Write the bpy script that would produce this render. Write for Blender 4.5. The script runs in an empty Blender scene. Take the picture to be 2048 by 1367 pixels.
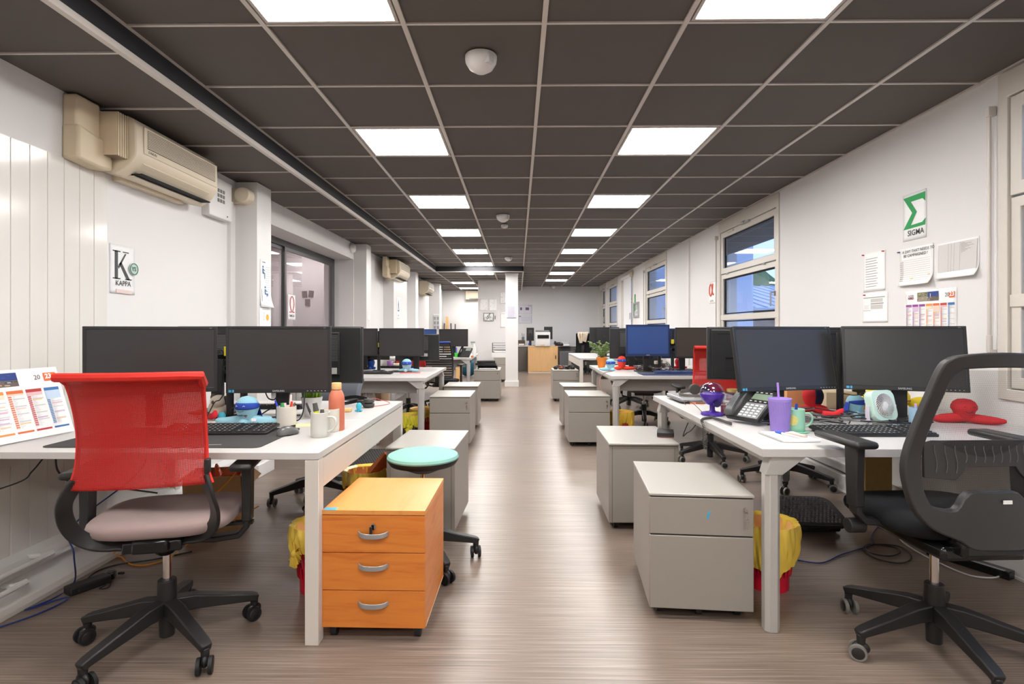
import bpy, math, random
from mathutils import Vector, Matrix, Euler
random.seed(7)
sc = bpy.context.scene
COL = sc.collection
PI = math.pi
# ------------------------------------------------------------------ camera
CAMZ = 1.22
FPX = 1110.0
cam_d = bpy.data.cameras.new('camera'); cam = bpy.data.objects.new('camera', cam_d); COL.objects.link(cam)
cam_d.sensor_width = 36.0; cam_d.lens = 36.0 * FPX / 2048.0
cam_d.shift_y = -24.5 / 2048.0
cam_d.clip_start = 0.05; cam_d.clip_end = 400
cam.location = (0, 0, CAMZ); cam.rotation_euler = (PI / 2, 0, 0.0108)
sc.camera = cam
# ------------------------------------------------------------------ world, exposure
w = bpy.data.worlds.new('world'); sc.world = w; w.use_nodes = True
bg = w.node_tree.nodes['Background']
bg.inputs[0].default_value = (0.50, 0.62, 0.88, 1); bg.inputs[1].default_value = 2.0
sc.view_settings.view_transform = 'Standard'; sc.view_settings.look = 'None'
sc.view_settings.exposure = 0.22; sc.view_settings.gamma = 1.0; sc.view_settings.use_curve_mapping = False
LIGHT_PANEL = 31.0           # radiance of the ceiling light panels
cy = sc.cycles
cy.use_denoising = True; cy.max_bounces = 8; cy.diffuse_bounces = 4; cy.glossy_bounces = 4
cy.use_adaptive_sampling = True; cy.adaptive_threshold = 0.02; cy.transparent_max_bounces = 12; cy.transmission_bounces = 6; cy.caustics_reflective = False; cy.caustics_refractive = False
cy.sample_clamp_indirect = 6.0

def at(px, py, Y):
    "photograph pixel at depth Y (metres from the camera) as a point in the room"
    return Vector(((px - 1036) / FPX * Y, Y, CAMZ - (py - 659) / FPX * Y))
def xa(px, Y): return (px - 1036) / FPX * Y
DT = 0.745
def on(px, py, z=DT):
    Y = FPX * (CAMZ - z) / (py - 659.0)
    return Vector(((px - 1036) / FPX * Y, Y, z))

# ------------------------------------------------------------------ materials
def lin(c):
    return tuple((x / 255 / 12.92) if x / 255 <= 0.04045 else ((x / 255 + 0.055) / 1.055) ** 2.4 for x in c) + (1,)
MC = {}
def mat(name, col, rough=0.5, metal=0.0, var=0.04, scale=30, bump=0.0, bscale=400, spec=0.5, coat=0.0, alpha=1.0, emit=0.0, trans=0.0, ior=1.45, sheen=0.0, stretch=None):
    if name in MC: return MC[name]
    m = bpy.data.materials.new(name); m.use_nodes = True; MC[name] = m
    nt = m.node_tree; b = nt.nodes['Principled BSDF']; L = nt.links
    c = lin(col)
    b.inputs['Roughness'].default_value = rough; b.inputs['Metallic'].default_value = metal
    b.inputs['Specular IOR Level'].default_value = spec; b.inputs['Coat Weight'].default_value = coat
    b.inputs['Alpha'].default_value = alpha; b.inputs['Transmission Weight'].default_value = trans; b.inputs['IOR'].default_value = ior
    b.inputs['Sheen Weight'].default_value = sheen
    b.inputs['Base Color'].default_value = c
    tc = nt.nodes.new('ShaderNodeTexCoord')
    src = tc.outputs['Object']
    if stretch:
        mp = nt.nodes.new('ShaderNodeMapping'); mp.inputs['Scale'].default_value = stretch
        L.new(src, mp.inputs[0]); src = mp.outputs[0]
    if var > 0:
        n = nt.nodes.new('ShaderNodeTexNoise'); n.inputs['Scale'].default_value = scale; n.inputs['Detail'].default_value = 3
        L.new(src, n.inputs[0])
        mx = nt.nodes.new('ShaderNodeMix'); mx.data_type = 'RGBA'
        mx.inputs[6].default_value = tuple(x * (1 - var) for x in c[:3]) + (1,)
        mx.inputs[7].default_value = tuple(min(1, x * (1 + var)) for x in c[:3]) + (1,)
        L.new(n.outputs[0], mx.inputs[0]); L.new(mx.outputs[2], b.inputs['Base Color'])
    if bump > 0:
        n2 = nt.nodes.new('ShaderNodeTexNoise'); n2.inputs['Scale'].default_value = bscale; n2.inputs['Detail'].default_value = 2
        L.new(src, n2.inputs[0])
        bp = nt.nodes.new('ShaderNodeBump'); bp.inputs['Strength'].default_value = bump; bp.inputs['Distance'].default_value = 0.002
        L.new(n2.outputs[0], bp.inputs['Height']); L.new(bp.outputs[0], b.inputs['Normal'])
    if emit > 0:
        b.inputs['Emission Color'].default_value = c; b.inputs['Emission Strength'].default_value = emit
    return m
def flatc(col):
    return mat('ink_%d_%d_%d' % col, col, 0.7, var=0.0)
white_wall = mat('painted_wall', (221, 219, 218), 0.75, bump=0.25, bscale=180, var=0.015, scale=3)
wall_gloss = mat('gloss_wall_panel', (219, 216, 210), 0.13, var=0.01, scale=3)
white_gloss = mat('white_satin_paint', (221, 219, 217), 0.35, var=0.01)
tile_m = mat('dark_ceiling_tile', (90, 84, 80), 0.75, var=0.06, scale=9, bump=0.3, bscale=500)
void_m = mat('ceiling_void', (20, 20, 22), 0.9)
bulk_m = mat('black_bulkhead', (34, 35, 39), 0.6)
rail_m = mat('ceiling_rail_metal', (206, 199, 193), 0.45, metal=0.2, var=0.02)
lampframe_m = mat('lamp_frame', (190, 182, 175), 0.4)
diff_m = mat('lamp_diffuser', (255, 252, 248), 0.5, emit=LIGHT_PANEL, var=0)
desk_m = mat('white_desk_laminate', (198, 195, 193), 0.33, var=0.012)
desk_edge_m = mat('cream_desk_frame', (208, 201, 193), 0.4, var=0.012)
steel_leg = mat('silver_leg_paint', (190, 188, 184), 0.35, metal=0.35, var=0.02)
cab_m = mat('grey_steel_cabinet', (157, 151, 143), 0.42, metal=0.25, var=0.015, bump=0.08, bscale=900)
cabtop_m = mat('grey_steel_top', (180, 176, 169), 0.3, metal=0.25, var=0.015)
black_p = mat('black_plastic', (33, 32, 32), 0.42, var=0.06, bump=0.1, bscale=900)
black_g = mat('black_gloss_plastic', (20, 20, 21), 0.18, var=0.03)
dark_gap = mat('shadow_black', (14, 13, 13), 0.8)
rubber = mat('black_rubber', (25, 25, 26), 0.6, var=0.08)
wheel_grey = mat('grey_wheel', (120, 117, 112), 0.45, var=0.06)
chrome = mat('chrome', (205, 200, 196), 0.12, metal=1.0, var=0.02)
alu = mat('brushed_aluminium', (176, 178, 180), 0.3, metal=0.7, var=0.03)
mon_m = mat('monitor_housing', (38, 38, 39), 0.38, var=0.04)
mon_blue = mat('blue_tinted_housing', (30, 48, 86), 0.35, var=0.04)  # blue reflection tint put into the housing colour, shared with the blue keyboard
scr_m = mat('dark_screen', (50, 49, 49), 0.32, var=0.03, scale=4)
scr_b = mat('screen_blue_reflection', (46, 74, 128), 0.3, var=0.1, scale=3)  # blue reflection painted into the screen colour
scr_br = mat('brown_screen', (62, 55, 50), 0.3, var=0.05, scale=3)
beige_m = mat('beige_plastic', (216, 203, 180), 0.4, var=0.02)
beige_d = mat('aged_beige_plastic', (205, 188, 160), 0.38, var=0.03)
grille_d = mat('grille_dark', (128, 122, 112), 0.6)
frame_al = mat('window_frame_paint', (205, 199, 190), 0.4, var=0.02)
dark_fr = mat('dark_grey_aluminium', (84, 84, 84), 0.4, metal=0.3, var=0.03)
paper_m = mat('paper', (240, 239, 238), 0.6, var=0.01)
seat_mauve = mat('mauve_fabric', (146, 126, 122), 0.85, bump=0.35, bscale=1200, var=0.05, sheen=0.2)
seat_black = mat('black_fabric', (30, 31, 33), 0.95, bump=0.4, bscale=900, var=0.08, spec=0.2)
seat_grey = mat('slate_fabric', (96, 100, 108), 0.85, bump=0.3, bscale=900, var=0.06)
red_solid = mat('red_fabric', (196, 26, 24), 0.6, bump=0.3, bscale=700, var=0.06)
mint_f = mat('mint_fabric', (136, 186, 174), 0.85, bump=0.25, bscale=1000, var=0.03)
blue_pl = mat('light_blue_plush', (142, 192, 208), 0.8, bump=0.5, bscale=300, var=0.05, sheen=0.3)
navy_pl = mat('royal_blue_cloth', (34, 66, 160), 0.7, bump=0.3, bscale=300, var=0.05)
dkblue_pl = mat('deep_blue_plush', (20, 60, 128), 0.85, bump=0.6, bscale=300, var=0.08)
red_pl = mat('red_plush', (206, 40, 48), 0.85, bump=0.5, bscale=300, var=0.06)
orng_pl = mat('vermilion_plush', (226, 62, 42), 0.85, bump=0.5, bscale=300, var=0.06)
night_cl = mat('navy_patterned_cloth', (26, 28, 58), 0.8)
yellow_pl = mat('yellow_plush', (236, 208, 52), 0.8, bump=0.5, bscale=300, var=0.06)
cream_pl = mat('cream_plush', (228, 214, 196), 0.85, bump=0.5, bscale=300, var=0.04)
teal_r = mat('teal_rubber', (64, 170, 192), 0.5, var=0.04)
terra = mat('terracotta', (222, 128, 62), 0.7, var=0.05)
leaf_m = mat('green_leaf', (112, 136, 78), 0.55, var=0.25, scale=20)
grass_m = mat('green_grass_blade', (120, 158, 40), 0.55, var=0.35, scale=60)
mug_w = mat('cream_ceramic', (212, 208, 198), 0.3, var=0.01)
mug_g = mat('pale_grey_ceramic', (200, 200, 192), 0.3, var=0.01)
mug_mint = mat('mint_ceramic', (150, 200, 172), 0.3, var=0.01)
bottle_m = mat('coral_bottle_paint', (202, 116, 90), 0.55, var=0.02)
lightwood = mat('light_bamboo', (222, 180, 122), 0.5, var=0.06, scale=12, stretch=(1, 1, 14))
purple_t = mat('purple_tumbler_plastic', (158, 134, 206), 0.25, var=0.03)
purple_d = mat('violet_plastic', (74, 44, 150), 0.25, var=0.03)
card_m = mat('brown_cardboard', (176, 138, 96), 0.8, var=0.07)
red_pla = mat('red_plastic_basket', (206, 22, 50), 0.4, var=0.04)
col_red = (196, 40, 32)

def wood_mat(name, c1, c2, axis):
    m = bpy.data.materials.new(name); m.use_nodes = True; nt = m.node_tree; b = nt.nodes['Principled BSDF']; L = nt.links
    tc = nt.nodes.new('ShaderNodeTexCoord'); mp = nt.nodes.new('ShaderNodeMapping')
    mp.inputs['Scale'].default_value = axis; L.new(tc.outputs['Object'], mp.inputs[0])
    n = nt.nodes.new('ShaderNodeTexNoise'); n.inputs['Scale'].default_value = 1.6; n.inputs['Detail'].default_value = 5; n.inputs['Distortion'].default_value = 0.9
    L.new(mp.outputs[0], n.inputs[0])
    r = nt.nodes.new('ShaderNodeValToRGB'); L.new(n.outputs[0], r.inputs[0])
    e = r.color_ramp.elements; e[0].position = 0.3; e[0].color = lin(c2); e[1].position = 0.62; e[1].color = lin(c1)
    x = e.new(0.46); x.color = lin(tuple((p + q) / 2 + 4 for p, q in zip(c1, c2)))
    L.new(r.outputs[0], b.inputs['Base Color']); b.inputs['Roughness'].default_value = 0.38
    return m
wood_o = wood_mat('orange_cherry_wood', (212, 128, 52), (196, 108, 38), (2.5, 3, 22))
wood_ot = wood_mat('orange_cherry_wood_top', (222, 150, 78), (216, 142, 68), (16, 2.5, 3))
wood_b = wood_mat('beech_tambour', (226, 184, 130), (214, 168, 112), (26, 3, 1.5))

def floor_mat():
    m = bpy.data.materials.new('vinyl_streaked_floor'); m.use_nodes = True; nt = m.node_tree; b = nt.nodes['Principled BSDF']; L = nt.links
    tc = nt.nodes.new('ShaderNodeTexCoord')
    def nz(scale, det):
        mp = nt.nodes.new('ShaderNodeMapping'); mp.inputs['Scale'].default_value = scale; L.new(tc.outputs['Object'], mp.inputs[0])
        n = nt.nodes.new('ShaderNodeTexNoise'); n.inputs['Scale'].default_value = 1; n.inputs['Detail'].default_value = det; n.inputs['Roughness'].default_value = 0.65
        L.new(mp.outputs[0], n.inputs[0]); return n
    a = nz((1.8, 165, 1), 5); c = nz((0.9, 1.1, 1), 2)
    r = nt.nodes.new('ShaderNodeValToRGB'); L.new(a.outputs[0], r.inputs[0])
    e = r.color_ramp.elements; e[0].position = 0.3; e[0].color = lin((92, 78, 69)); e[1].position = 0.7; e[1].color = lin((162, 146, 134))
    x = e.new(0.5); x.color = lin((128, 112, 101))
    mx = nt.nodes.new('ShaderNodeMix'); mx.data_type = 'RGBA'; mx.blend_type = 'MULTIPLY'; mx.inputs[0].default_value = 0.35
    r2 = nt.nodes.new('ShaderNodeValToRGB'); L.new(c.outputs[0], r2.inputs[0]); r2.color_ramp.elements[0].color = (0.55, 0.53, 0.52, 1); r2.color_ramp.elements[0].position = 0.3; r2.color_ramp.elements[1].position = 0.7
    L.new(r.outputs[0], mx.inputs[6]); L.new(r2.outputs[0], mx.inputs[7]); L.new(mx.outputs[2], b.inputs['Base Color'])
    b.inputs['Roughness'].default_value = 0.33; b.inputs['Specular IOR Level'].default_value = 0.55
    bp = nt.nodes.new('ShaderNodeBump'); bp.inputs['Strength'].default_value = 0.25; bp.inputs['Distance'].default_value = 0.001
    L.new(a.outputs[0], bp.inputs['Height']); L.new(bp.outputs[0], b.inputs['Normal'])
    return m

def mesh_fabric(name, col, hole, scale, base_open, rough=0.6):
    "woven fabric with rows of real see-through holes (alpha from a 2D dot grid in UV metres)"
    m = bpy.data.materials.new(name); m.use_nodes = True; nt = m.node_tree; b = nt.nodes['Principled BSDF']; L = nt.links
    uv = nt.nodes.new('ShaderNodeUVMap'); uv.uv_map = 'UVMap'
    mp = nt.nodes.new('ShaderNodeMapping'); mp.inputs['Scale'].default_value = scale; L.new(uv.outputs[0], mp.inputs[0])
    v = nt.nodes.new('ShaderNodeTexVoronoi'); v.voronoi_dimensions = '2D'; v.inputs['Scale'].default_value = 1; v.inputs['Randomness'].default_value = 0.0
    L.new(mp.outputs[0], v.inputs['Vector'])
    lt = nt.nodes.new('ShaderNodeMath'); lt.operation = 'LESS_THAN'; lt.inputs[1].default_value = hole; L.new(v.outputs['Distance'], lt.inputs[0])
    ad = nt.nodes.new('ShaderNodeMath'); ad.operation = 'MULTIPLY_ADD'; ad.inputs[1].default_value = -(1 - base_open) * 0.92; ad.inputs[2].default_value = 1 - base_open
    L.new(lt.outputs[0], ad.inputs[0]); L.new(ad.outputs[0], b.inputs['Alpha'])
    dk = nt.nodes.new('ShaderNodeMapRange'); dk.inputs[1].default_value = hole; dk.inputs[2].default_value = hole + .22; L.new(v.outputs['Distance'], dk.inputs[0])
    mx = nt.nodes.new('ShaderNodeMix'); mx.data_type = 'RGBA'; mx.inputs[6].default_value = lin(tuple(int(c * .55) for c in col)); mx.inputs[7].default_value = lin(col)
    L.new(dk.outputs[0], mx.inputs[0]); L.new(mx.outputs[2], b.inputs['Base Color']); b.inputs['Roughness'].default_value = rough      # relief shade of the weave put into the colour around the holes
    return m
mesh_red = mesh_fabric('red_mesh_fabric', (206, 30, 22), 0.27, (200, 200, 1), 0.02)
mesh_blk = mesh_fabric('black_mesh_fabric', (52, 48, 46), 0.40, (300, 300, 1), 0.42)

def glass_mat(name, tint=(255, 255, 255), refl=0.03):
    m = bpy.data.materials.new(name); m.use_nodes = True; nt = m.node_tree; L = nt.links
    nt.nodes.remove(nt.nodes['Principled BSDF']); out = nt.nodes['Material Output']
    tr = nt.nodes.new('ShaderNodeBsdfTransparent'); tr.inputs[0].default_value = lin(tint)
    gl = nt.nodes.new('ShaderNodeBsdfGlossy'); gl.inputs['Roughness'].default_value = 0.02
    fr = nt.nodes.new('ShaderNodeLayerWeight'); fr.inputs[0].default_value = 0.5      # facing: the same from both sides of the pane
    pw = nt.nodes.new('ShaderNodeMath'); pw.operation = 'POWER'; pw.inputs[1].default_value = 4.5; L.new(fr.outputs['Facing'], pw.inputs[0])
    ma = nt.nodes.new('ShaderNodeMath'); ma.operation = 'MULTIPLY_ADD'; ma.inputs[1].default_value = 0.8; ma.inputs[2].default_value = refl; ma.use_clamp = True; L.new(pw.outputs[0], ma.inputs[0])
    mx = nt.nodes.new('ShaderNodeMixShader'); L.new(ma.outputs[0], mx.inputs[0]); L.new(tr.outputs[0], mx.inputs[1]); L.new(gl.outputs[0], mx.inputs[2])
    L.new(mx.outputs[0], out.inputs[0]); return m
glass_w = glass_mat('window_glass', (238, 244, 252))
glass_in = glass_mat('interior_glass', (226, 222, 224))
glass_j = glass_mat('jar_glass', (226, 218, 230), .14)

# ------------------------------------------------------------------ mesh builder
class MB:
    def __init__(s): s.v = []; s.f = []; s.mi = []; s.mats = []; s.cur = 0; s.uv = None
    def use(s, m):
        if m not in s.mats: s.mats.append(m)
        s.cur = s.mats.index(m); return s
    def add(s, vs, fs, M=None):
        o = len(s.v)
        for v in vs:
            v = Vector(v); s.v.append(M @ v if M else v)
        for f in fs: s.f.append(tuple(i + o for i in f)); s.mi.append(s.cur)
        return s
    def box(s, c, d, M=None, rz=0.0, rx=0.0, ry=0.0, taper=1.0):
        x, y, z = (k / 2 for k in d); R = Euler((rx, ry, rz)).to_matrix() if (rx or ry or rz) else None
        vs = []
        for (a, b_, c_) in ((-1, -1, -1), (1, -1, -1), (1, 1, -1), (-1, 1, -1), (-1, -1, 1), (1, -1, 1), (1, 1, 1), (-1, 1, 1)):
            t = taper if c_ > 0 else 1.0
            v = Vector((a * x * t, b_ * y * t, c_ * z))
            if R: v = R @ v
            vs.append(v + Vector(c))
        return s.add(vs, [(0, 3, 2, 1), (4, 5, 6, 7), (0, 1, 5, 4), (1, 2, 6, 5), (2, 3, 7, 6), (3, 0, 4, 7)], M)
    def bb(s, x0, x1, y0, y1, z0, z1): return s.box(((x0 + x1) / 2, (y0 + y1) / 2, (z0 + z1) / 2), (abs(x1 - x0), abs(y1 - y0), abs(z1 - z0)))
    def cyl(s, p0, p1, r0, r1=None, n=12, M=None):
        r1 = r0 if r1 is None else r1; p0 = Vector(p0); p1 = Vector(p1); d = (p1 - p0).normalized()
        a = d.orthogonal().normalized(); b = d.cross(a)
        vs = [p + (a * math.cos(2 * PI * k / n) + b * math.sin(2 * PI * k / n)) * r for p, r in ((p0, r0), (p1, r1)) for k in range(n)]
        fs = [(k, (k + 1) % n, n + (k + 1) % n, n + k) for k in range(n)] + [tuple(range(n - 1, -1, -1)), tuple(range(n, 2 * n))]
        return s.add(vs, fs, M)
    def tube(s, pts, r, n=6, closed=False, rr=None):
        pts = [Vector(p) for p in pts]; N = len(pts); o = len(s.v); up = None
        for i, p in enumerate(pts):
            if closed: t = pts[(i + 1) % N] - pts[i - 1]
            else: t = pts[min(i + 1, N - 1)] - pts[max(i - 1, 0)]
            t.normalize()
            if up is None: a = t.orthogonal().normalized()
            else:
                a = up - t * up.dot(t)
                a = a.normalized() if a.length > 1e-6 else t.orthogonal().normalized()
            up = a; b = t.cross(a); rad = rr[i] if rr else r
            for k in range(n): s.v.append(p + (a * math.cos(2 * PI * k / n) + b * math.sin(2 * PI * k / n)) * rad)
        for i in range(N if closed else N - 1):
            j = (i + 1) % N
            for k in range(n):
                s.f.append((o + i * n + k, o + i * n + (k + 1) % n, o + j * n + (k + 1) % n, o + j * n + k)); s.mi.append(s.cur)
        if not closed:
            s.f.append(tuple(o + k for k in range(n - 1, -1, -1))); s.f.append(tuple(o + (N - 1) * n + k for k in range(n))); s.mi += [s.cur] * 2
        return s
    def ribbon(s, pts, wv, th, ws=None):
        "rectangular bar swept along pts; wv = width direction, th = thickness"
        pts = [Vector(p) for p in pts]; N = len(pts); o = len(s.v)
        for i, p in enumerate(pts):
            t = (pts[min(i + 1, N - 1)] - pts[max(i - 1, 0)]).normalized()
            wd = Vector(wv[i] if isinstance(wv, list) else wv); wl = ws[i] if ws else wd.length
            wd = (wd - t * wd.dot(t)).normalized(); nn = t.cross(wd).normalized()
            tt = th[i] if isinstance(th, list) else th
            for a, b in ((-1, -1), (1, -1), (1, 1), (-1, 1)): s.v.append(p + wd * (a * wl / 2) + nn * (b * tt / 2))
        for i in range(N - 1):
            for k in range(4): s.f.append((o + i * 4 + k, o + i * 4 + (k + 1) % 4, o + i * 4 + 4 + (k + 1) % 4, o + i * 4 + 4 + k)); s.mi.append(s.cur)
        s.f.append((o + 3, o + 2, o + 1, o)); s.f.append(tuple(o + (N - 1) * 4 + k for k in range(4))); s.mi += [s.cur] * 2
        return s
    def lathe(s, prof, c=(0, 0, 0), n=24, M=None, a0=0, a1=2 * PI):
        c = Vector(c); vs = []; full = abs(a1 - a0 - 2 * PI) < 1e-6; nn = n if full else n + 1
        for r, z in prof:
            for k in range(nn):
                a = a0 + (a1 - a0) * k / n; vs.append(c + Vector((max(r, 1e-4) * math.cos(a), max(r, 1e-4) * math.sin(a), z)))
        fs = [(i * nn + k, i * nn + (k + 1) % nn, (i + 1) * nn + (k + 1) % nn, (i + 1) * nn + k) for i in range(len(prof) - 1) for k in range(n if full else n)]
        return s.add(vs, fs, M)
    def ell(s, c, r, n=14, m=9, M=None):
        prof = [(math.sin(PI * i / m), -math.cos(PI * i / m)) for i in range(m + 1)]
        c = Vector(c); S = Matrix.Translation(c) @ Matrix.Diagonal((r[0], r[1], r[2], 1))
        return s.lathe(prof, (0, 0, 0), n, (M @ S) if M else S)
    def prism(s, poly, f0, f1):
        "poly: list of 2D; f0/f1 map (a,b) to the two 3D faces"
        n = len(poly); vs = [f0(*p) for p in poly] + [f1(*p) for p in poly]
        return s.add(vs, [tuple(range(n - 1, -1, -1)), tuple(range(n, 2 * n))] + [(k, (k + 1) % n, n + (k + 1) % n, n + k) for k in range(n)])
    def ring(s, out, inn, f0, f1):
        n = len(out); vs = [f0(*p) for p in out] + [f0(*p) for p in inn] + [f1(*p) for p in out] + [f1(*p) for p in inn]
        fs = []
        for k in range(n):
            j = (k + 1) % n
            fs += [(k, n + k, n + j, j), (2 * n + k, 2 * n + j, 3 * n + j, 3 * n + k), (k, j, 2 * n + j, 2 * n + k), (n + k, 3 * n + k, 3 * n + j, n + j)]
        return s.add(vs, fs)
    def grid(s, fn, nu, nv):
        o = len(s.v); s.uv = s.uv or {}
        for j in range(nv + 1):
            for i in range(nu + 1):
                p = fn(i / nu, j / nv); s.v.append(Vector(p[:3]))
                if len(p) > 3: s.uv[len(s.v) - 1] = (p[3], p[4])
        for j in range(nv):
            for i in range(nu): s.f.append((o + j * (nu + 1) + i, o + j * (nu + 1) + i + 1, o + (j + 1) * (nu + 1) + i + 1, o + (j + 1) * (nu + 1) + i)); s.mi.append(s.cur)
        return s
    def mesh(s, name, m=None):
        me = bpy.data.meshes.new(name); me.from_pydata([tuple(v) for v in s.v], [], s.f)
        for mm in (s.mats if s.mats else [m]): me.materials.append(mm)
        me.polygons.foreach_set('material_index', s.mi)
        if s.uv:
            ul = me.uv_layers.new(name='UVMap')
            for lp in me.loops: ul.data[lp.index].uv = s.uv.get(lp.vertex_index, (0, 0))
        me.polygons.foreach_set('use_smooth', [True] * len(me.polygons))
        me.validate(); me.update()
        try: me.set_sharp_from_angle(angle=math.radians(38))
        except Exception: pass
        return me
    def build(s, name, m=None, parent=None, bevel=0, solid=0, sub=0, kind=None, loc=None):
        o = bpy.data.objects.new(name, s.mesh(name, m)); COL.objects.link(o)
        if parent: o.parent = parent
        if loc is not None: o.location = loc
        if solid: md = o.modifiers.new('solid', 'SOLIDIFY'); md.thickness = solid; md.offset = 0
        if bevel: md = o.modifiers.new('bevel', 'BEVEL'); md.width = bevel; md.segments = 2; md.limit_method = 'ANGLE'; md.angle_limit = math.radians(40)
        if sub: md = o.modifiers.new('sub', 'SUBSURF'); md.levels = sub; md.render_levels = sub
        if kind: o['kind'] = kind
        return o
def inst(name, me, parent, loc=(0, 0, 0), rot=(0, 0, 0), like=None):
    "another object sharing mesh data (and modifiers of 'like')"
    if like is not None: o = like.copy(); o.name = name
    else: o = bpy.data.objects.new(name, me)
    COL.objects.link(o); o.parent = parent; o.location = loc; o.rotation_euler = rot; return o
def tag(o, label, cat, group=None, kind=None):
    o['label'] = label; o['category'] = cat
    if group: o['group'] = group
    if kind: o['kind'] = kind
    return o
def thing(name, label, cat, loc=(0, 0, 0), rz=0.0, group=None):
    o = bpy.data.objects.new(name, None); COL.objects.link(o); o.empty_display_size = 0.05
    o.location = loc; o.rotation_euler = (0, 0, rz); return tag(o, label, cat, group)
def dup(root, loc, rz, label):
    r = root.copy(); COL.objects.link(r); r.location = loc; r.rotation_euler = (0, 0, rz); r['label'] = label
    def rec(a, b):
        for ch in list(a.children):
            c = ch.copy(); COL.objects.link(c); c.parent = b; rec(ch, c)
    rec(root, r); return r
def even(pts, step):
    "resample a polyline at equal arc length"
    out = [pts[0]]; acc = 0.0
    for a, b in zip(pts, pts[1:]):
        L = (b - a).length; p = step - acc
        while p <= L and L > 0: out.append(a + (b - a) * (p / L)); p += step
        acc = (acc + L) % step
    return out
def curve(pts, n=8, closed=False):
    "Catmull-Rom through pts"
    P = [Vector(p) for p in pts]; out = []; N = len(P)
    for i in range(N if closed else N - 1):
        if closed: a, b, c, d = P[i - 1], P[i], P[(i + 1) % N], P[(i + 2) % N]
        else: a, b, c, d = P[max(i - 1, 0)], P[i], P[i + 1], P[min(i + 2, N - 1)]
        for k in range(n):
            t = k / n; out.append(0.5 * ((2 * b) + (c - a) * t + (2 * a - 5 * b + 4 * c - d) * t * t + (3 * b - a - 3 * c + d) * t ** 3))
    if not closed: out.append(P[-1])
    return out
def rrect(w, h, r, n=4):
    out = []
    for cx, cy_, a in ((w / 2 - r, h / 2 - r, 0), (-w / 2 + r, h / 2 - r, PI / 2), (-w / 2 + r, -h / 2 + r, PI), (w / 2 - r, -h / 2 + r, 1.5 * PI)):
        for k in range(n + 1): t = a + PI / 2 * k / n; out.append((cx + r * math.cos(t), cy_ + r * math.sin(t)))
    return out
def text(s, size, col, parent, org, ux, uz, name='lettering', align='LEFT', weight=0.0, shear=0.0):
    "flat lettering whose x runs along ux and whose height runs along uz"
    c = bpy.data.curves.new(name, 'FONT'); c.body = s; c.size = size; c.align_x = align; c.resolution_u = 2; c.offset = weight; c.shear = shear; c.extrude = 0.0002
    c.materials.append(flatc(col)); o = bpy.data.objects.new(name, c); COL.objects.link(o); o.parent = parent
    ux = Vector(ux).normalized(); uz = Vector(uz).normalized(); n = ux.cross(uz)
    M = Matrix((ux, uz, n)).transposed().to_4x4(); M.translation = Vector(org)
    me = bpy.data.meshes.new_from_object(o); me.name = name; bpy.data.objects.remove(o); o = bpy.data.objects.new(name, me); COL.objects.link(o); o.parent = parent
    o.matrix_local = M; return o
def cable(name, label, pts, r, m, n=8, group=None, cat='cable'):
    return tag(MB().tube(curve(pts, n), r, 6).build(name, m), label, cat, group)
# ================================================================== THE ROOM
XL, XR, YB, YF = -2.33, 2.52, 17.2, -3.2
HC = 2.555; HS = 2.435; TP = 0.6148; GX = 0.115; GY = 2.424       # ceiling heights, tile pitch, grid origin
XBK = GX - 3 * TP                                                  # bulkhead face
XSTEP, YSTEP = GX, 11.65
def struct(name, mb, m=None, **k):
    o = mb.build(name, m, **k)
    if not k.get('parent'): o['kind'] = 'structure'
    return o
struct('floor', MB().bb(-8, 3.2, YF - .3, YB + .3, -0.12, 0), floor_mat())
# ceiling: slab + tiles and rails as parts
ceil = struct('ceiling', MB().bb(-2.7, 2.8, YF - .3, YB + .3, HC + 0.12, HC + 0.25), void_m)
def blocked(x, y): return x < XBK or (x < XSTEP and y > YSTEP)
lights = set(); JN = int((YB - GY) / TP) + 1
for j in range(-9, JN + 1):
    if (j + 1) % 3 == 0:
        for i in (-2, 1): lights.add((i, j))
tile_me = {}
def ctile(x0, x1, y0, y1, z):
    k = (round(x1 - x0, 3), round(y1 - y0, 3))
    if k not in tile_me: tile_me[k] = MB().box((0, 0, 0.006), (k[0] - .020, k[1] - .012, .012)).mesh('ceiling_tile', tile_m)
    inst('ceiling_tile', tile_me[k], ceil, ((x0 + x1) / 2, (y0 + y1) / 2, z + .006))
hi = MB(); hi.use(rail_m)
y = lambda j: GY + j * TP
for j in range(-9, JN + 1):
    for i in range(-3, 4):
        x0, x1 = GX + i * TP, GX + (i + 1) * TP
        y0, y1 = y(j), min(y(j + 1), YB)
        if i == 3: x1 = min(x1, XR)
        if y0 >= YB: continue
        if blocked((x0 + x1) / 2, (y0 + y1) / 2): continue
        if (i, j) in lights: continue
        ctile(x0, x1, y0, y1, HC)
    j_y = y(j)
    if j_y < YB:
        xa_ = XSTEP if j_y > YSTEP + .01 else XBK
        inst('ceiling_rail', MB().bb(xa_, XR, j_y - .007, j_y + .007, HC - .001, HC + .012).mesh('ceiling_rail', rail_m), ceil)
for i in range(-3, 5):
    x = GX + i * TP
    if x > XR: continue
    y1 = YSTEP if i < 0 else YB
    inst('ceiling_rail', MB().bb(x - .011, x + .011, YF, y1, HC - .003, HC + .012).mesh('ceiling_rail', rail_m), ceil)
inst('edge_trim', MB().bb(XR - .02, XR, YF, YB, HC - .004, HC + .02).mesh('edge_trim', rail_m), ceil)
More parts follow.
